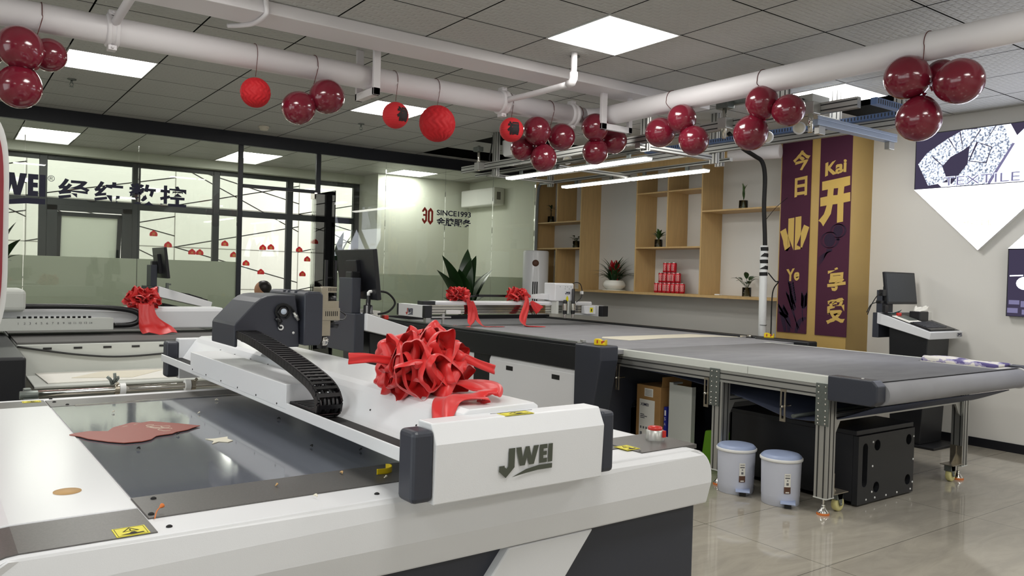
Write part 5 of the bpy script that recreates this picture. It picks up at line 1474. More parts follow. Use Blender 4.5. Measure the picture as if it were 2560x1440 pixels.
brush(br_, 'Kai', 4.455, 4.235, 2.385, 2.515, .035, 'pinyin'); brush(br_, '开', 4.508, 4.186, 1.905, 2.33, .065)
brush(br_, '享', 4.393, 4.205, 1.285, 1.505, .035); brush(br_, '受', 4.394, 4.20, .975, 1.215, .035)
def disc(mb, y, z, ry, rz_, n=24, x=6.8622):
    mb.add([(x, y - ry * math.cos(2 * PI * k / n), z + rz_ * math.sin(2 * PI * k / n)) for k in range(n)], [tuple(range(n))])
def stroke(mb, pts, w, x=6.8621):
    P = bez([(x, a, b) for a, b in pts], 6); n = len(P); vs = []
    for i, p in enumerate(P):
        t = (P[min(i + 1, n - 1)] - P[max(i - 1, 0)]).normalized(); q = Vector((0, -t.z, t.y)); ww = w * (1 - abs(i / (n - 1) - .4) * 1.1) * .5
        vs += [p + q * ww, p - q * ww]
    fs = []
    for i in range(n - 1): fs.append((2 * i, 2 * i + 1, 2 * i + 3, 2 * i + 2))
    mb.add(vs, fs)
mb = MB()
for y, z, s in ((4.30, 1.86, .85), (4.385, 1.775, 1.0)):
    for k, rr in enumerate((.095, .08)): stroke(mb, [(y + rr * s * math.cos(a), z + .075 * s * math.sin(a)) for a in [2 * PI * j / 14 for j in range(15)]], .010)
    disc(mb, y, z, .058 * s, .066 * s)
    mb.add([(6.8621, y - .03 * s, z - .085 * s), (6.8621, y + .03 * s, z - .085 * s), (6.8621, y + .03 * s, z - .105 * s), (6.8621, y - .03 * s, z - .105 * s)], [(3, 2, 1, 0)])
for k in range(6): stroke(mb, [(4.36 + .01 * k, 1.67), (4.44, 1.645 - .010 * k), (4.50, 1.60 - .016 * k)], .010)
mb.build('lantern_print', M['navy_print'], br_)
mb = MB()
for (ya, za, yb_, zb) in ((4.70, .90, 4.80, 1.36), (4.68, .90, 4.82, 1.24), (4.64, .95, 4.64, 1.24), (4.76, .90, 4.90, 1.10)):
    stroke(mb, [(ya, za), ((ya + yb_) / 2 + .015, (za + zb) / 2), (yb_, zb)], .012)
    for k in range(9):
        t = .55 + .05 * k; y = ya + (yb_ - ya) * t; z = za + (zb - za) * t
        for s in (-1, 1): stroke(mb, [(y, z), (y + s * .022, z + .022), (y + s * .026 + (yb_ - ya) * .05, z + .05)], .022)
for pts in ([(4.84, .87), (4.88, 1.02), (4.935, 1.14)], [(4.80, .87), (4.82, 1.0), (4.93, 1.06)], [(4.72, .87), (4.68, .98), (4.61, 1.02)]): stroke(mb, pts, .05)
mb.build('wheat_print', M['navy_print'], bl)

# ================================================================== LIT WALL SCREENS
SX = 7.18
jk = emit('picture_tweed', (214, 220, 238), 1.0)
nt = jk.node_tree; e = [n_ for n_ in nt.nodes if n_.type == 'EMISSION'][0]
tcn = nt.nodes.new('ShaderNodeTexCoord'); nz = nt.nodes.new('ShaderNodeTexNoise'); nz.inputs['Scale'].default_value = 55; nz.inputs['Detail'].default_value = 3
crp = nt.nodes.new('ShaderNodeValToRGB'); crp.color_ramp.elements[0].position = .38; crp.color_ramp.elements[0].color = lin((96, 104, 122)); crp.color_ramp.elements[1].position = .56; crp.color_ramp.elements[1].color = lin((228, 236, 250))
nt.links.new(tcn.outputs['Object'], nz.inputs['Vector']); nt.links.new(nz.outputs['Fac'], crp.inputs[0]); nt.links.new(crp.outputs[0], e.inputs[0])
PD = emit('picture_dark', (72, 66, 88), .55); PM = emit('picture_mid', (120, 116, 150), .7); PWt = emit('picture_white', (236, 238, 255), 1.6); PK = emit('picture_black', (28, 24, 34), .5); PO = emit('picture_outline', (220, 232, 255), 1.4)
def screen(yl, kind, idx, label):
    """yl = left edge (largest y); a picture panel with a white triangle below ('down') or above ('up')"""
    yr = yl - 1.13; ym = yl - .565
    r = root('lit_screen', (7.2, ym, 1.68 if kind == 'down' else 1.12), label, 'screen', 'lit triangle screens on the right wall')
    if kind == 'down':
        z0, z1 = 2.236, 2.735; tri = [(yl, 2.235), (ym, 1.681), (yr, 2.235)]
    else:
        z0, z1 = 1.130, 1.690; tri = [(yl, 1.691), (ym, 2.245), (yr, 1.691)]
    MB().prism(tri, 'x', SX + .002, XR).build('triangle_case', M['white_plain'], r)
    mb = MB(); t = [(SX, y, z) for y, z in tri]; mb.add(t, [(0, 2, 1) if kind == 'down' else (0, 1, 2)]); mb.build('triangle_light', M['screen_white'], r)
    MB().box(SX + .002, yr, z0, XR, yl, z1).build('picture_case', M['black'], r)
    pic = MB().quad((SX, yl - .008, z0 + .004), (SX, yl - .008, z1 - .008), (SX, yr + .008, z1 - .008), (SX, yr + .008, z0 + .004)).build('picture', PD, r)
    def poly(pts, m, nm, d=.001):
        area = sum(pts[i][0] * pts[(i + 1) % len(pts)][1] - pts[(i + 1) % len(pts)][0] * pts[i][1] for i in range(len(pts)))
        if area > 0: pts = pts[::-1]
        pts = [(min(max(p[0], yr + .01), yl - .01), min(max(p[1], z0 + .006), z1 - .01)) for p in pts]
        mb = MB().add([(SX - d, a, b) for a, b in pts], [tuple(range(len(pts)))]); mb.build(nm, m, pic)
    if idx == 0:
        poly([(3.727, 2.463), (3.65, 2.557), (3.489, 2.656), (3.348, 2.728), (3.201, 2.717), (3.258, 2.603), (3.341, 2.548), (3.443, 2.501), (3.513, 2.425), (3.468, 2.305), (3.516, 2.275), (3.632, 2.264)], jk, 'picture_sleeve', .0012)
        poly([(3.233, 2.77), (3.076, 2.779), (3.023, 2.732), (2.948, 2.566), (3.138, 2.218), (3.442, 2.241), (3.298, 2.429), (3.288, 2.574), (3.201, 2.717)], jk, 'picture_jacket', .0014)
        poly([(3.025, 2.78), (2.871, 2.773), (2.66, 2.76), (2.63, 2.212), (2.852, 2.212), (3.138, 2.218), (2.948, 2.566)], PWt, 'picture_shirt', .0016)
        poly([(2.948, 2.566), (3.138, 2.23), (3.11, 2.23), (2.93, 2.56)], PM, 'picture_lapel', .0017)
        poly([(2.967, 2.779), (2.76, 2.773), (2.80, 2.60), (2.867, 2.672), (2.916, 2.624)], PD, 'picture_collar', .0018)
        poly([(3.549, 2.278), (3.467, 2.28), (3.386, 2.237), (3.514, 2.233)], PWt, 'picture_hand', .0018)
        poly([(3.232, 2.61), (3.105, 2.552), (3.146, 2.415), (3.295, 2.448)], PD, 'picture_pocket', .0015)
        poly([(3.219, 2.599), (3.112, 2.546), (3.153, 2.423), (3.283, 2.452)], jk, 'picture_pocket', .0020)
        for a, b_ in (((3.465, 2.665), (3.397, 2.55)), ((3.37, 2.71), (3.342, 2.56)), ((3.60, 2.52), (3.48, 2.40)), ((3.20, 2.71), (3.29, 2.57)), ((3.08, 2.77), (3.16, 2.60))):
            d = Vector((b_[0] - a[0], b_[1] - a[1])).normalized() * .005
            poly([(a[0] - d.y, a[1] + d.x), (b_[0] - d.y * .4, b_[1] + d.x * .4), (b_[0] + d.y * .4, b_[1] - d.x * .4), (a[0] + d.y, a[1] - d.x)], PD, 'picture_fold', .0022)
        mb = MB(); lettering(mb, 'TEXTILE', (SX - .0022, 3.50, 2.245), (0, -1, 0), (0, 0, 1), box=(.62, .085), bold=.02); mb.build('picture_lettering', PO, pic)
        mb = MB(); lettering(mb, 'TEXTILE', (SX - .0026, 3.497, 2.251), (0, -1, 0), (0, 0, 1), box=(.614, .073), bold=-.008); mb.build('picture_lettering', PM, pic)
        mb = MB(); lettering(mb, '纺织工业', (SX - .002, 3.312, 1.889), (0, -1, 0), (0, 0, 1), box=(.235, .05), bold=.0); mb.build('caption', emit('orange_caption', (240, 190, 130), 1.0), r)
    else:
        def L(a, b_): return (yl - a, z0 + b_)
        if idx == 1:
            poly([L(.02, .34), L(.12, .345), L(.12, .335), L(.02, .33)], PWt, 'picture_shelf', .0012)
            poly([L(.09 + .07 * math.cos(a) + .05, .275 + .055 * math.sin(a)) for a in [2 * PI * k / 16 for k in range(16)]], PWt, 'picture_lamp', .0014)
            for q in ((.02, .10, .10, .135), (.11, .08, .20, .13), (.01, .03, .09, .07), (.12, .02, .22, .06)): poly([L(q[0], q[1]), L(q[2], q[1]), L(q[2], q[3]), L(q[0], q[3])], PM, 'picture_tile', .0012)
            poly([L(.55, .02), L(1.05, .02), L(1.05, .25), L(.75, .32), L(.55, .22)], PM, 'picture_sofa', .0012)
        else:
            poly([L(.1, .05), L(.6, .08), L(.8, .3), L(.55, .42), L(.2, .35)], PM, 'picture_shape', .0012)
            poly([L(.65, .05), L(1.0, .05), L(1.0, .35), L(.85, .38)], PWt, 'picture_shape', .0014)
        mb = MB()
        zt = 2.06 if kind == 'down' else 1.80
        cap = {1: '家居软装', 2: '汽车内饰', 3: '广告包装'}[idx]
        lettering(mb, cap, (SX - .002, ym + .118, zt - .17 if kind == 'down' else zt), (0, -1, 0), (0, 0, 1), box=(.235, .05)); mb.build('caption', bpy.data.materials['orange_caption'], r)
    return r
screen(3.757, 'down', 0, 'lit wall screen with a tweed jacket picture above a white downward triangle')
screen(2.953, 'up', 1, 'lit wall screen with a dark room picture below a white upward triangle')
screen(2.15, 'down', 2, 'lit wall screen with downward triangle, second from the column, outside the photo edge')
screen(1.35, 'up', 3, 'lit wall screen with upward triangle, farthest from the column')

# ================================================================== ALUMINIUM FRAME OVER THE CONVEYOR CUTTER
fr = root('ceiling_frame', (5.2, 5.2, 2.46), 'aluminium profile frame hanging from the ceiling over the conveyor cutter', 'frame')
def prof_part(nm, a, b, ax):
    mb = MB(); extrusion(mb, a, b, 0, 0, ax); return mb.build(nm, AG, fr)
prof_part('long_beam', (4.73, 2.86, 2.487), (4.77, 7.62, 2.558), 'y')
prof_part('long_beam', (5.63, 3.02, 2.512), (5.67, 7.4, 2.585), 'y')
prof_part('light_rail', (4.88, 4.79, 2.455), (4.92, 7.56, 2.487), 'y')
prof_part('light_rail', (5.88, 4.80, 2.463), (5.92, 7.66, 2.496), 'y')
prof_part('cross_beam', (4.70, 4.77, 2.445), (5.60, 4.83, 2.485), 'x')
prof_part('cross_beam', (4.92, 7.38, 2.455), (5.88, 7.42, 2.49), 'x')
prof_part('cross_beam', (4.92, 6.1, 2.42), (5.88, 6.14, 2.455), 'x')
for x, y, z0 in ((4.77, 7.02, 2.41), (4.77, 4.80, 2.43), (5.67, 4.82, 2.42), (5.67, 3.62, 2.585), (5.67, 3.10, 2.585), (5.90, 7.50, 2.43), (5.90, 4.95, 2.43), (4.77, 3.45, 2.558)):
    prof_part('hanger_post', (x, y - .04, z0), (x + .04, y + .04, CEIL), 'z')
mb = MB().box(4.72, 3.13, 2.415, 5.72, 3.20, 2.452).box(4.72, 3.13, 2.452, 5.72, 3.136, 2.475); mb.build('blue_grey_bracket', mat('blue_grey_steel', (168, 182, 206), .45, metal=.2), fr, bevel=.003)
for x in (4.76, 5.64): MB().box(x, 3.145, 2.36, x + .07, 3.185, 2.415).build('end_block', M['alu'], fr, bevel=.003)
mb = MB(); mb.box(5.58, 3.05, 2.585, 5.63, 5.6, 2.622).box(4.78, 2.76, 2.50, 5.58, 2.80, 2.545); mb.cur = 1
for k in range(95): mb.box(5.578, 3.07 + k * .0265, 2.592, 5.5805, 3.078 + k * .0265, 2.616)
for k in range(30): mb.box(4.80 + k * .0265, 2.7585, 2.508, 4.808 + k * .0265, 2.761, 2.538)
mb.build('cable_trunking', [M['chain_blue'], M['groove']], fr)
mb = MB(); mb.box(5.02, 6.65, 2.568, 5.06, 7.0, 2.60).build('cable_trunking', M['chain_blue'], fr)
pr = MB().prism([(6.60, 2.64), (6.60, 2.80), (7.02, 2.80), (7.02, 2.66), (6.98, 2.62), (6.70, 2.62)], 'x', 4.86, 5.14).build('projector_housing', M['white_plain'], fr, bevel=.015, seg=3)
MB().box(4.80, 6.56, 2.615, 4.86, 6.72, 2.68).build('projector_arm', M['alu_paint'], pr, bevel=.004)
for x, y, z0, z1 in ((4.68, 7.19, 2.47, 2.74), (4.68, 3.88, 2.41, 2.64), (4.68, 3.16, 2.36, 2.50)):
    mb = MB().cyl((x, y, z0), (x, y, z1), .016, 14); rd = mb.build('chrome_rod', M['chrome'], fr)
    MB().box(x - .03, y - .04, 2.48, x + .05, y + .04, 2.56).build('rod_clamp', M['alu'], rd, bevel=.004)
mb = MB().box(4.66, 3.84, 2.63, 4.74, 3.95, 2.69).box(4.74, 3.70, 2.66, 4.78, 3.86, 2.70).box(4.65, 7.16, 2.68, 4.72, 7.26, 2.73); mb.build('rod_head', M['zinc'], fr, bevel=.006)
eq = MB().box(5.2, 3.5, 2.70, 5.42, 3.75, 2.76).box(5.0, 3.46, 2.59, 5.5, 3.80, 2.60).build('camera_unit', M['alu'], fr, bevel=.004)
mb = MB(); rnd = random.Random(9)
for k in range(5):
    pts = [(5.1 + rnd.uniform(0, .3), 3.5 + rnd.uniform(0, .25), 2.62 + rnd.uniform(0, .14)) for _ in range(5)]; mb.tube(bez(pts, 5), .006, 6)
mb.tube(bez([(4.80, 7.10, 2.86), (4.79, 7.12, 2.70), (4.78, 7.13, 2.60), (4.79, 7.09, 2.56)], 5), .007, 6); mb.build('cables', M['matte_black'], eq)
for (x, y, z, lab) in ((5.2, 3.605, 2.517, 'round white disc lamp hanging beside the dangling steel rod'), (5.2, 3.888, 2.484, 'round white disc lamp half hidden by the balloon trio'), (5.2, 7.23, 2.647, 'small white disc lamp at the left above the long aluminium beam'), (5.2, 6.32, 2.555, 'small white disc lamp behind the balloons above the tube lights')):
    r = root('disc_lamp', (x, y, z - .04), lab, 'lamp', 'round white disc lamps on the frame')
    ax = Vector((-.75, -.62, -.2))
    MB().lathe([(.030, .02), (.045, .012), (.048, 0), (.045, -.008), (.038, -.006)], (x, y, z), 24, axis=ax).build('disc_body', M['white_plain'], r)
    MB().lathe([(.001, .0215), (.034, .0205), (.036, .016)], (x, y, z), 24, axis=ax).build('lens', M['cream'], r)
    MB().cyl((x, y, z + .03), (x, y, CEIL if z > 2.53 else z + .09), .003, 6).build('cord', M['string'], r)
for k, (x, ya, yb_, lab) in enumerate(((4.90, 5.90, 6.93, 'left tube light of the nearer row over the conveyor cutter'), (4.90, 4.86, 5.87, 'right tube light of the nearer row over the conveyor cutter'),
                                      (5.90, 6.16, 7.22, 'left tube light of the row closest to the shelf wall'), (5.90, 5.08, 6.13, 'right tube light of the row closest to the shelf wall'))):
    z = 2.375 if x < 5 else 2.392
    r = root('tube_light', (x, (ya + yb_) / 2, z), lab, 'lamp', 'linear tube lights under the frame')
    MB().box(x - .045, ya, z + .020, x + .045, yb_, z + .030).build('housing', M['alu_paint'], r, bevel=.002)
    MB().prism([(x - .045, z + .020), (x - .038, z), (x + .038, z), (x + .045, z + .020)], 'y', ya + .006, yb_ - .006).build('diffuser', M['tube'], r)
    for yy in (ya + .25, yb_ - .22): MB().box(x - .010, yy - .02, z + .030, x + .010, yy + .02, z + .085).build('mount_clip', M['zinc'], r)

# ================================================================== OPERATOR CONSOLES
def make_console(label, monitor_y, items=True):
    r = root('operator_console', (0, 0, 0), label, 'console', 'white and charcoal operator consoles')
    W = .55
    dk = MB().prism([(0, 1.025), (0, 1.122), (.47, .978), (.458, .918)], 'y', 0, W).build('desk_body', M['white_paint'], r, bevel=.004)
    sl = (.978 - 1.122) / .47
    def zt(x): return 1.122 + sl * x
    mb = MB()
    for (x0, x1, y0, y1, h) in ((.02, .45, .02, W - .02, .003),):
        mb.add([(x0, y0, zt(x0) + h), (x1, y0, zt(x1) + h), (x1, y1, zt(x1) + h), (x0, y1, zt(x0) + h)], [(0, 1, 2, 3)])
    mb.build('desk_top', M['black'], dk)
    kb = MB().prism([(.24, zt(.24) + .004), (.24, zt(.24) + .012), (.44, zt(.44) + .012), (.44, zt(.44) + .004)], 'y', .05, .46).build('keyboard_tray', M['black_plastic'], dk)
    mb = MB()
    for i in range(5):
        for j in range(14):
            x = .275 + i * .026; y = .075 + j * .024
            mb.prism([(x, zt(x) + .011), (x, zt(x) + .017), (x + .019, zt(x + .019) + .017), (x + .019, zt(x + .019) + .011)], 'y', y, y + .019)
    mb.build('keys', M['dark'], kb)
    mb = MB(); logo(mb, (.466, .44, .966), (0, 1, 0), (-.2, 0, 1), .085, h=.034, lift=.003); mb.build('logo', M['ink_navy'], dk)
    MB().prism([(.10, .02), (.06, 1.01), (.40, .935), (.36, .02)], 'y', .09, W - .09).build('column', M['black'], r, bevel=.006)
    MB().box(.04, .05, 0, .50, W - .05, .02).build('base_plate', M['black'], r, bevel=.004)
    MB().box(-.058, .03, .90, .0, W - .07, 1.118).build('rear_housing', M['dark'], r, bevel=.005)
    MB().box(-.056, .08, 1.118, -.002, .26, 1.315).build('monitor_post', M['dark'], r, bevel=.004)
    Rm = Matrix.Rotation(math.radians(-7), 3, 'Y'); pv = Vector((.05, 0, 1.33))
    mw = .50
    mb = MB().box(.030, monitor_y, 1.195, .056, monitor_y + mw, 1.478).box(.004, monitor_y + mw * .36, 1.24, .032, monitor_y + mw * .64, 1.42); mb.xf(0, lambda p: Rm @ (p - pv) + pv)
    mo = mb.build('monitor', M['monitor'], r, bevel=.004)
    mb = MB().box(.0562, monitor_y + .012, 1.215, .0575, monitor_y + mw - .012, 1.466); mb.xf(0, lambda p: Rm @ (p - pv) + pv); mb.build('screen', M['screen_off'], mo)
    MB().box(-.035, .14, 1.30, .02, .22, 1.35).build('monitor_arm', M['black_plastic'], r, bevel=.006)
    return r
cA = make_console('operator console with a large dark monitor standing behind the foreground gantry', -.03); cA.location = (1.90, 4.0, 0)
cC = make_console('operator console at far left behind the second flatbed machine', -.10); cC.location = (1.60, 7.70, .045)
cC.scale = (1, 1, 1)
cD = make_console('operator console against the right wall beside the gold column', .035); cD.location = (6.62, 3.75, 0); cD.rotation_euler = (0, 0, -PI / 2)
cC.location.z = 0
for ch in [k for k in bpy.data.objects if k.parent == cC and k.name.split('.')[0] not in ('base_plate', 'column')]: ch.location.z = .045
# on console by the right wall (local x runs toward the viewer)
def on_d(x, y, z): return Vector((6.62 + y, 3.75 - x, z))
def zt(x): return 1.122 - (.144 / .47) * x + .004
r = root('tissue_box', on_d(.20, .37, zt(.2)), 'black and white tissue box on the console by the wall', 'tissue box')
mb = MB(); a_, b_ = on_d(.14, .27, 0), on_d(.235, .47, 0)
mb.box(a_.x, a_.y, zt(.24) + .002, b_.x - .05, b_.y, zt(.14) + .055).build('box_body', M['black'], r, bevel=.006)
MB().box(b_.x - .05, a_.y, zt(.24) + .002, b_.x, b_.y, zt(.14) + .055).build('box_end', M['paper'], r, bevel=.004)
mb = MB(); ribbon(mb, [(a_.x + .03, 3.57, zt(.14) + .05), (a_.x + .08, 3.56, zt(.14) + .085), (a_.x + .14, 3.56, zt(.14) + .075), (a_.x + .19, 3.55, zt(.14) + .10)], [.05, .08, .07, .03], [(0, 1, .3), (0, 1, .6), (0, 1, -.2), (0, 1, .3)], 6, .15); mb.build('tissue', M['paper'], r, solid=.0008)
p = on_d(.13, .12, zt(.13)); o = MB().lathe([(.022, 0), (.022, .012)], p, 16).lathe([(.020, .012), (.022, .035), (.018, .038), (.001, .038)], p, 16).build('stop_switch', M['red']); tag(o, 'small red stop knob standing on the console by the wall', 'knob')
mb = MB(); rnd = random.Random(5)
a_ = on_d(.07, .10, zt(.07)); r = root('hex_keys', a_, 'bunch of green tools lying at the back of the wall console', 'tool')
for k in range(5):
    q = a_ + Vector((.02 * k - .02, -.01 * k, .006 + .006 * k)); mb = MB().tube([q, q + Vector((.09, .015 * (k - 2), .01))], .003, 6); mb.build('hex_key', mat('green_steel', (36, 84, 84), .4) if k == 0 else bpy.data.materials['green_steel'], r)
p = on_d(.19, .17, zt(.21)); mb = MB(); mb.prism([(.12, zt(.12) + .002), (.12, zt(.12) + .010), (.27, zt(.27) + .010), (.27, zt(.27) + .002)], 'y', .03, .24); mb.xf(0, lambda q: on_d(q.x, q.y, q.z)); o = mb.build('notepad', M['paper']); tag(o, 'white notepad lying on the sloping desk of the wall console', 'notepad')
mb = MB(); mb.prism([(.14, zt(.14) + .011), (.14, zt(.14) + .017), (.24, zt(.24) + .017), (.24, zt(.24) + .011)], 'y', .08, .22); mb.xf(0, lambda q: on_d(q.x, q.y, q.z)); o = mb.build('grey_tablet', M['zinc']); tag(o, 'thin grey tablet lying on the white notepad', 'tablet')
# wiring boxes beside the wall monitor
r = root('power_adapter', on_d(.0, -.03, 1.12), 'black adapter with looping cables left of the wall monitor', 'adapter')
mb = MB(); q = on_d(.0, .0, 0); mb.box(q.x - .02, q.y - .06, 1.265, q.x + .03, q.y - .02, 1.32).box(q.x - .03, q.y - .05, 1.20, q.x + .06, q.y, 1.225).box(q.x - .01, q.y - .08, 1.122, q.x + .035, q.y - .05, 1.185)
mb.build('adapter_body', M['black_plastic'], r, bevel=.004)
mb = MB().tube(bez([(q.x - .02, q.y - .04, 1.29), (q.x - .07, q.y - .03, 1.26), (q.x - .10, q.y + .0, 1.18), (q.x - .10, q.y + .03, 1.10)], 6), .004, 6).tube(bez([(q.x - .03, q.y - .02, 1.21), (q.x - .10, q.y + .0, 1.19), (q.x - .13, q.y + .02, 1.12)], 6), .004, 6); mb.build('cable', M['matte_black'], r)
# on the middle console: filter glass with hose, paper roll
r = root('air_filter', (1.93, 4.10, 1.12), 'black and white pneumatic filter with a hose on the middle console', 'filter')
c = (1.925, 4.04, 1.118)
MB().lathe([(.030, 0), (.030, .004), (.026, .006), (.026, .045), (.018, .048), (.013, .05), (.013, .075), (.010, .08), (.010, .10)], c, 24).build('filter_body', M['black_plastic'], r)
MB().tube([(1.925, 4.04, 1.213), (1.925, 4.04, 1.235), (1.930, 4.04, 1.240), (1.955, 4.03, 1.243)], .009, 10).build('elbow_fitting', M['white_plain'], r)
MB().tube(bez([(1.955, 4.03, 1.243), (2.03, 4.02, 1.235), (2.08, 4.02, 1.18), (2.04, 4.02, 1.13), (1.98, 4.03, 1.115)], 7), .006, 8).build('hose', M['matte_black'], r)
o = MB().prism([(0, 0), (.10, -.02), (.10, .02), (.0, .03)], 'y', 0, .14); o.xf(0, lambda p: Vector((2.0 + p.x, 4.24 + p.y, zt(.12) + .012 + p.z))); o = o.build('white_card_box', M['paper'], bevel=.002); tag(o, 'small white card box lying on the middle console desk', 'box')
o = MB().box(2.02, 4.03, zt(.14), 2.05, 4.07, zt(.12) + .02).build('red_switch', M['red'], bevel=.006); tag(o, 'small red knob beside the hose on the middle console', 'knob')
o = MB().box(1.68, 7.78, zt(.1) + .045, 1.70, 7.82, zt(.1) + .10).box(1.70, 7.78, zt(.1) + .08, 1.72, 7.80, zt(.1) + .095).build('clamp_knob', M['zinc']); tag(o, 'small dark clamp standing on the far left console', 'clamp')

# ================================================================== SECOND FLATBED MACHINE AT THE LEFT
C_ = root('flatbed_cutting_machine', (1.0, 6.3, 0), 'grey flatbed cutter at far left with numbered panel, before the glass partition', 'cutting machine')
MB().box(.36, 5.40, .0, 1.80, 7.2, .868).build('machine_body', M['alu_paint'], C_, bevel=.004)
MB().box(.36, 5.42, .868, 1.62, 7.15, .88).build('felt_bed', M['felt_dark'], C_)
for x in (-.10, 1.62): MB().box(x, 4.50 if x < 0 else 5.5, 0, x + .44 if x < 0 else 1.98, 7.2, .89).build('side_housing', M['black'], C_, bevel=.015, seg=3)
for k in range(5): MB().box(.49 + k * .16, 5.396, .838, .535 + k * .16, 5.401, .850).build('slot', M['groove'], C_)
MB().box(.40, 4.82, .685, 1.60, 5.40, .70).build('front_tray', M['alu_paint'], C_, bevel=.004)
MB().tube(bez([(.36, 5.39, .86), (.7, 5.385, .80), (1.0, 5.385, .785), (1.6, 5.39, .83)], 8), .006, 8).build('hanging_cable', M['groove'], C_)
MB().prism([(5.98, .91), (5.98, 1.03), (6.0, 1.055), (6.2, 1.055), (6.2, .91)], 'x', -.3, 1.69).build('gantry_beam', M['white_paint'], C_, bevel=.01)
nb = MB().box(-.1, 5.88, .915, .94, 5.98, .992).build('number_panel', M['alu_paint'], C_, bevel=.002)
mb = MB()
for k in range(14): lettering(mb, str(k + 1), (.395 + k * .031, 5.879, .955), (1, 0, 0), (0, 0, 1), size=.02)
mb.build('numbers', M['grey_text'], nb)
for k in range(14): MB().cyl((.400 + k * .031, 5.92, .992), (.400 + k * .031, 5.92, 1.004), .009, 8).build('port_plug', M['matte_black'], nb)
MB().tube(bez([(.40, 5.93, 1.068), (.75, 5.93, 1.066), (1.0, 5.93, 1.05), (1.10, 5.93, 1.02), (1.11, 5.93, .975), (1.06, 5.93, .945), (.95, 5.93, .94)], 8), .018, 8).build('cable_chain', M['black_plastic'], C_)
MB().box(.10, 5.86, 1.035, .435, 6.2, 1.18).build('carriage_hood', M['alu_paint'], C_, bevel=.03, seg=3)
small_bow(1.15, 6.02, 1.056, 'red silk bow hanging on the gantry of the far left machine', [([(1.15, 5.93, 1.09), (1.16, 5.90, 1.0), (1.20, 5.87, .93), (1.22, 5.80, .888)], [.10, .12, .2, .22], [(1, 0, 0)] * 4)], 21)
o = MB().prism([(.47, 4.90), (1.40, 4.90), (1.45, 5.36), (.45, 5.36)], 'z', .701, .706).build('grey_sheet', M['paper']); tag(o, 'large pale sheet lying on the tray of the far left machine', 'sheet')
o = MB().prism([(.60, 5.05), (.90, 4.96), (1.12, 5.25), (.78, 5.28)], 'z', .7065, .709).build('cream_sheet', M['cream']); tag(o, 'small cream sheet on top of the large pale sheet', 'sheet')

# ================================================================== AIR CONDITIONERS, PLANTS, SIGN, PERSON
r = root('air_conditioner', (7.0, 10.7, 2.45), 'white wall air conditioner behind the glass in the back corner', 'air conditioner')
MB().box(6.93, 10.18, 2.45, 7.13, 11.15, 2.72).build('casing', M['white_plain'], r, bevel=.02, seg=3)
MB().box(6.94, 10.25, 2.452, 6.98, 11.1, 2.475).build('louvre', M['alu_paint'], r); MB().box(6.98, 10.178, 2.53, 7.05, 10.18, 2.65).build('label', M['grey_text'], r)
r = root('tower_air_conditioner', (6.57, 8.6, 0), 'white cylindrical floor standing air conditioner left of the shelving', 'air conditioner')
MB().lathe([(.17, 0), (.175, .02), (.175, 1.68), (.165, 1.70), (.001, 1.70)], (6.57, 8.6, 0), 40).build('casing', M['white_gloss'], r)
for k in range(3):
    a = math.radians(232 + 9 * (k - 1)); MB().cyl((6.57 + .170 * math.cos(a), 8.6 + .170 * math.sin(a), .4), (6.57 + .170 * math.cos(a), 8.6 + .170 * math.sin(a), 1.28), .010, 8).build('louvre', M['matte_black'], r)
MB().lathe([(.045, 0), (.045, .004), (.001, .005)], (6.57 + .172 * math.cos(math.radians(232)), 8.6 + .172 * math.sin(math.radians(232)), 1.53), 24, axis=(math.cos(math.radians(232)), math.sin(math.radians(232)), 0)).build('display', M['brown_label'], r)
def big_plant(x, y, tips, w, label, b0):
    r = root('potted_plant', (x, y, 0), label, 'plant')
    MB().lathe([(.12, 0), (.16, .30), (.17, .32), (.15, .32), (.001, .29)], (x, y, 0), 28).build('pot', M['ceramic'], r)
    mb = MB()
    for t in tips: mb.tube([(x, y, .29), (x + (t[0] - x) * .2, y + (t[1] - y) * .2, b0)], .012, 6); leaf(mb, (x + (t[0] - x) * .2, y + (t[1] - y) * .2, b0), t, w, .2, .12, 10)
    mb.build('leaves', M['leaf'], r)
big_plant(5.38, 8.5, [(4.97, 8.4, 1.58), (4.93, 8.45, 1.40), (5.47, 8.6, 1.68), (5.40, 8.4, 1.56), (5.75, 8.4, 1.44), (5.82, 8.55, 1.42), (5.70, 8.4, 1.10), (4.98, 8.4, 1.06), (5.22, 8.4, 1.42), (5.60, 8.6, 1.6)], .24, 'large potted plant with broad dark leaves behind the silver gantry', .92)
big_plant(.42, 8.65, [(.60, 8.6, 1.42), (.55, 8.6, 1.72), (.58, 8.5, 1.56), (.3, 8.7, 1.8), (.2, 8.6, 1.5), (.52, 8.6, 1.36)], .12, 'green potted plant half hidden by the red oval sign at the left edge', 1.35)
big_plant(4.35, 10.1, [(4.05, 10.0, 1.74), (4.2, 10.0, 1.5), (4.5, 10.0, 1.84), (4.38, 10.0, 1.88), (4.6, 10.1, 1.6), (4.1, 10.1, 1.6)], .15, 'potted plant behind the open glass door', 1.35)
r = root('oval_sign', (-.1, 4.0, 0), 'red oval sign board with white rim cut by the left edge of the photo', 'sign')
def sup(a, b): return [(-.1 + a * abs(math.cos(t)) ** .4 * (1 if math.cos(t) > 0 else -1), 1.497 + b * abs(math.sin(t)) ** .4 * (1 if math.sin(t) > 0 else -1)) for t in [2 * PI * k / 64 for k in range(64)]]
MB().prism(sup(.328, .52), 'y', 4.0, 4.03).build('white_rim', M['white_plain'], r); MB().prism(sup(.308, .49), 'y', 3.996, 4.002).build('red_face', mat('dusty_red', (150, 50, 60), .6), r)
MB().cyl((-.1, 4.015, 0), (-.1, 4.015, 1.0), .02, 12).box(-.3, 3.9, 0, .1, 4.13, .02).build('stand', M['white_plain'], r)
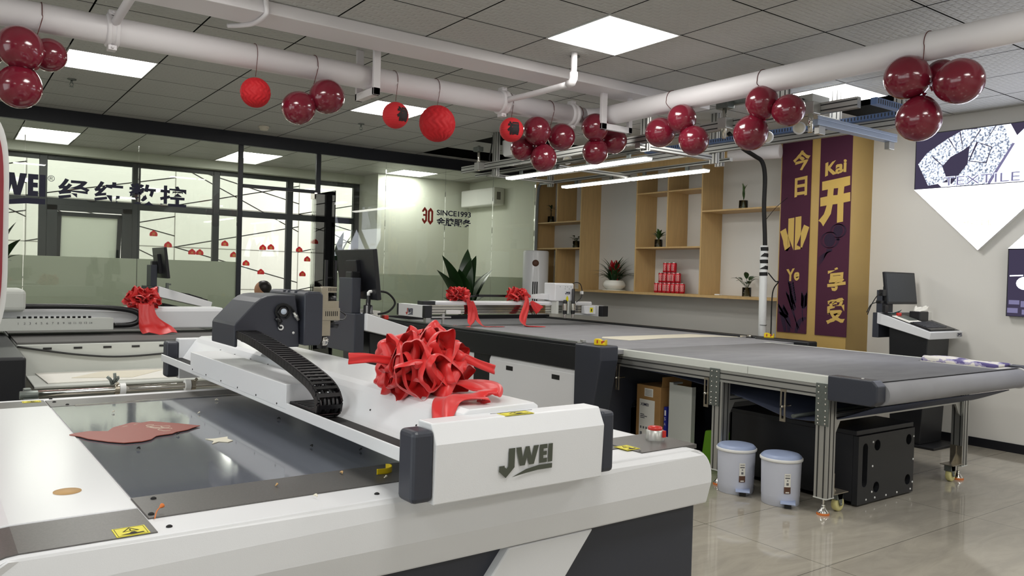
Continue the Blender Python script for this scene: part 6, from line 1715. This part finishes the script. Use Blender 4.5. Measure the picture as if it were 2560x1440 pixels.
pr_ = root('person', (3.3, 9.7, 0), 'dark haired seated person in a dark jacket seen through the doorway', 'person')
me = bpy.data.meshes.new('body'); J = [((0, 0, .52), .14), ((-.02, 0, .75), .13), ((-.05, 0, .93), .12), ((-.08, 0, 1.0), .05), ((-.10, 0, 1.09), .085), ((-.11, 0, 1.12), .08), ((-.04, .18, .92), .055), ((-.12, .24, .70), .042), ((-.32, .2, .66), .03), ((-.04, -.18, .92), .055), ((-.12, -.24, .70), .042), ((-.32, -.2, .66), .03), ((-.38, .1, .50), .075), ((-.40, .1, .08), .045), ((-.5, .1, .04), .035), ((-.38, -.1, .50), .075), ((-.40, -.1, .08), .045), ((-.5, -.1, .04), .035)]
me.from_pydata([j[0] for j in J], [(0, 1), (1, 2), (2, 3), (3, 4), (4, 5), (2, 6), (6, 7), (7, 8), (2, 9), (9, 10), (10, 11), (0, 12), (12, 13), (13, 14), (0, 15), (15, 16), (16, 17)], [])
bo = bpy.data.objects.new('body', me); COL.objects.link(bo); bo.parent = pr_; me.materials.append(M['coat'])
sk = bo.modifiers.new('skin', 'SKIN')
for k, j in enumerate(J): me.skin_vertices[0].data[k].radius = (j[1], j[1])
me.skin_vertices[0].data[0].use_root = True
sb_ = bo.modifiers.new('sub', 'SUBSURF'); sb_.levels = 2; sb_.render_levels = 2
MB().sphere((3.19, 9.7, 1.09), .088, 20, 14, (1, .85, 1.2)).build('face', M['skin'], pr_); MB().sphere((3.215, 9.7, 1.115), .095, 20, 14, (1, .95, 1.0)).build('hair', M['hair'], pr_)
o = MB().cyl((3.32, 9.7, 0), (3.32, 9.7, .36), .03, 12).lathe([(.18, 0), (.18, .03), (.001, .03)], (3.32, 9.7, 0), 24).lathe([(.18, .36), (.18, .40), (.001, .41)], (3.32, 9.7, 0), 24).build('stool', M['black']); tag(o, 'round black stool under the seated person', 'stool')
# frosted film lets light through
nt = M['frost'].node_tree; b_ = nt.nodes['Principled BSDF']; tl = nt.nodes.new('ShaderNodeBsdfTranslucent'); tl.inputs[0].default_value = lin((222, 226, 216)); mx_ = nt.nodes.new('ShaderNodeMixShader'); mx_.inputs[0].default_value = .6
nt.links.new(b_.outputs[0], mx_.inputs[1]); nt.links.new(tl.outputs[0], mx_.inputs[2]); nt.links.new(mx_.outputs[0], nt.nodes['Material Output'].inputs[0])
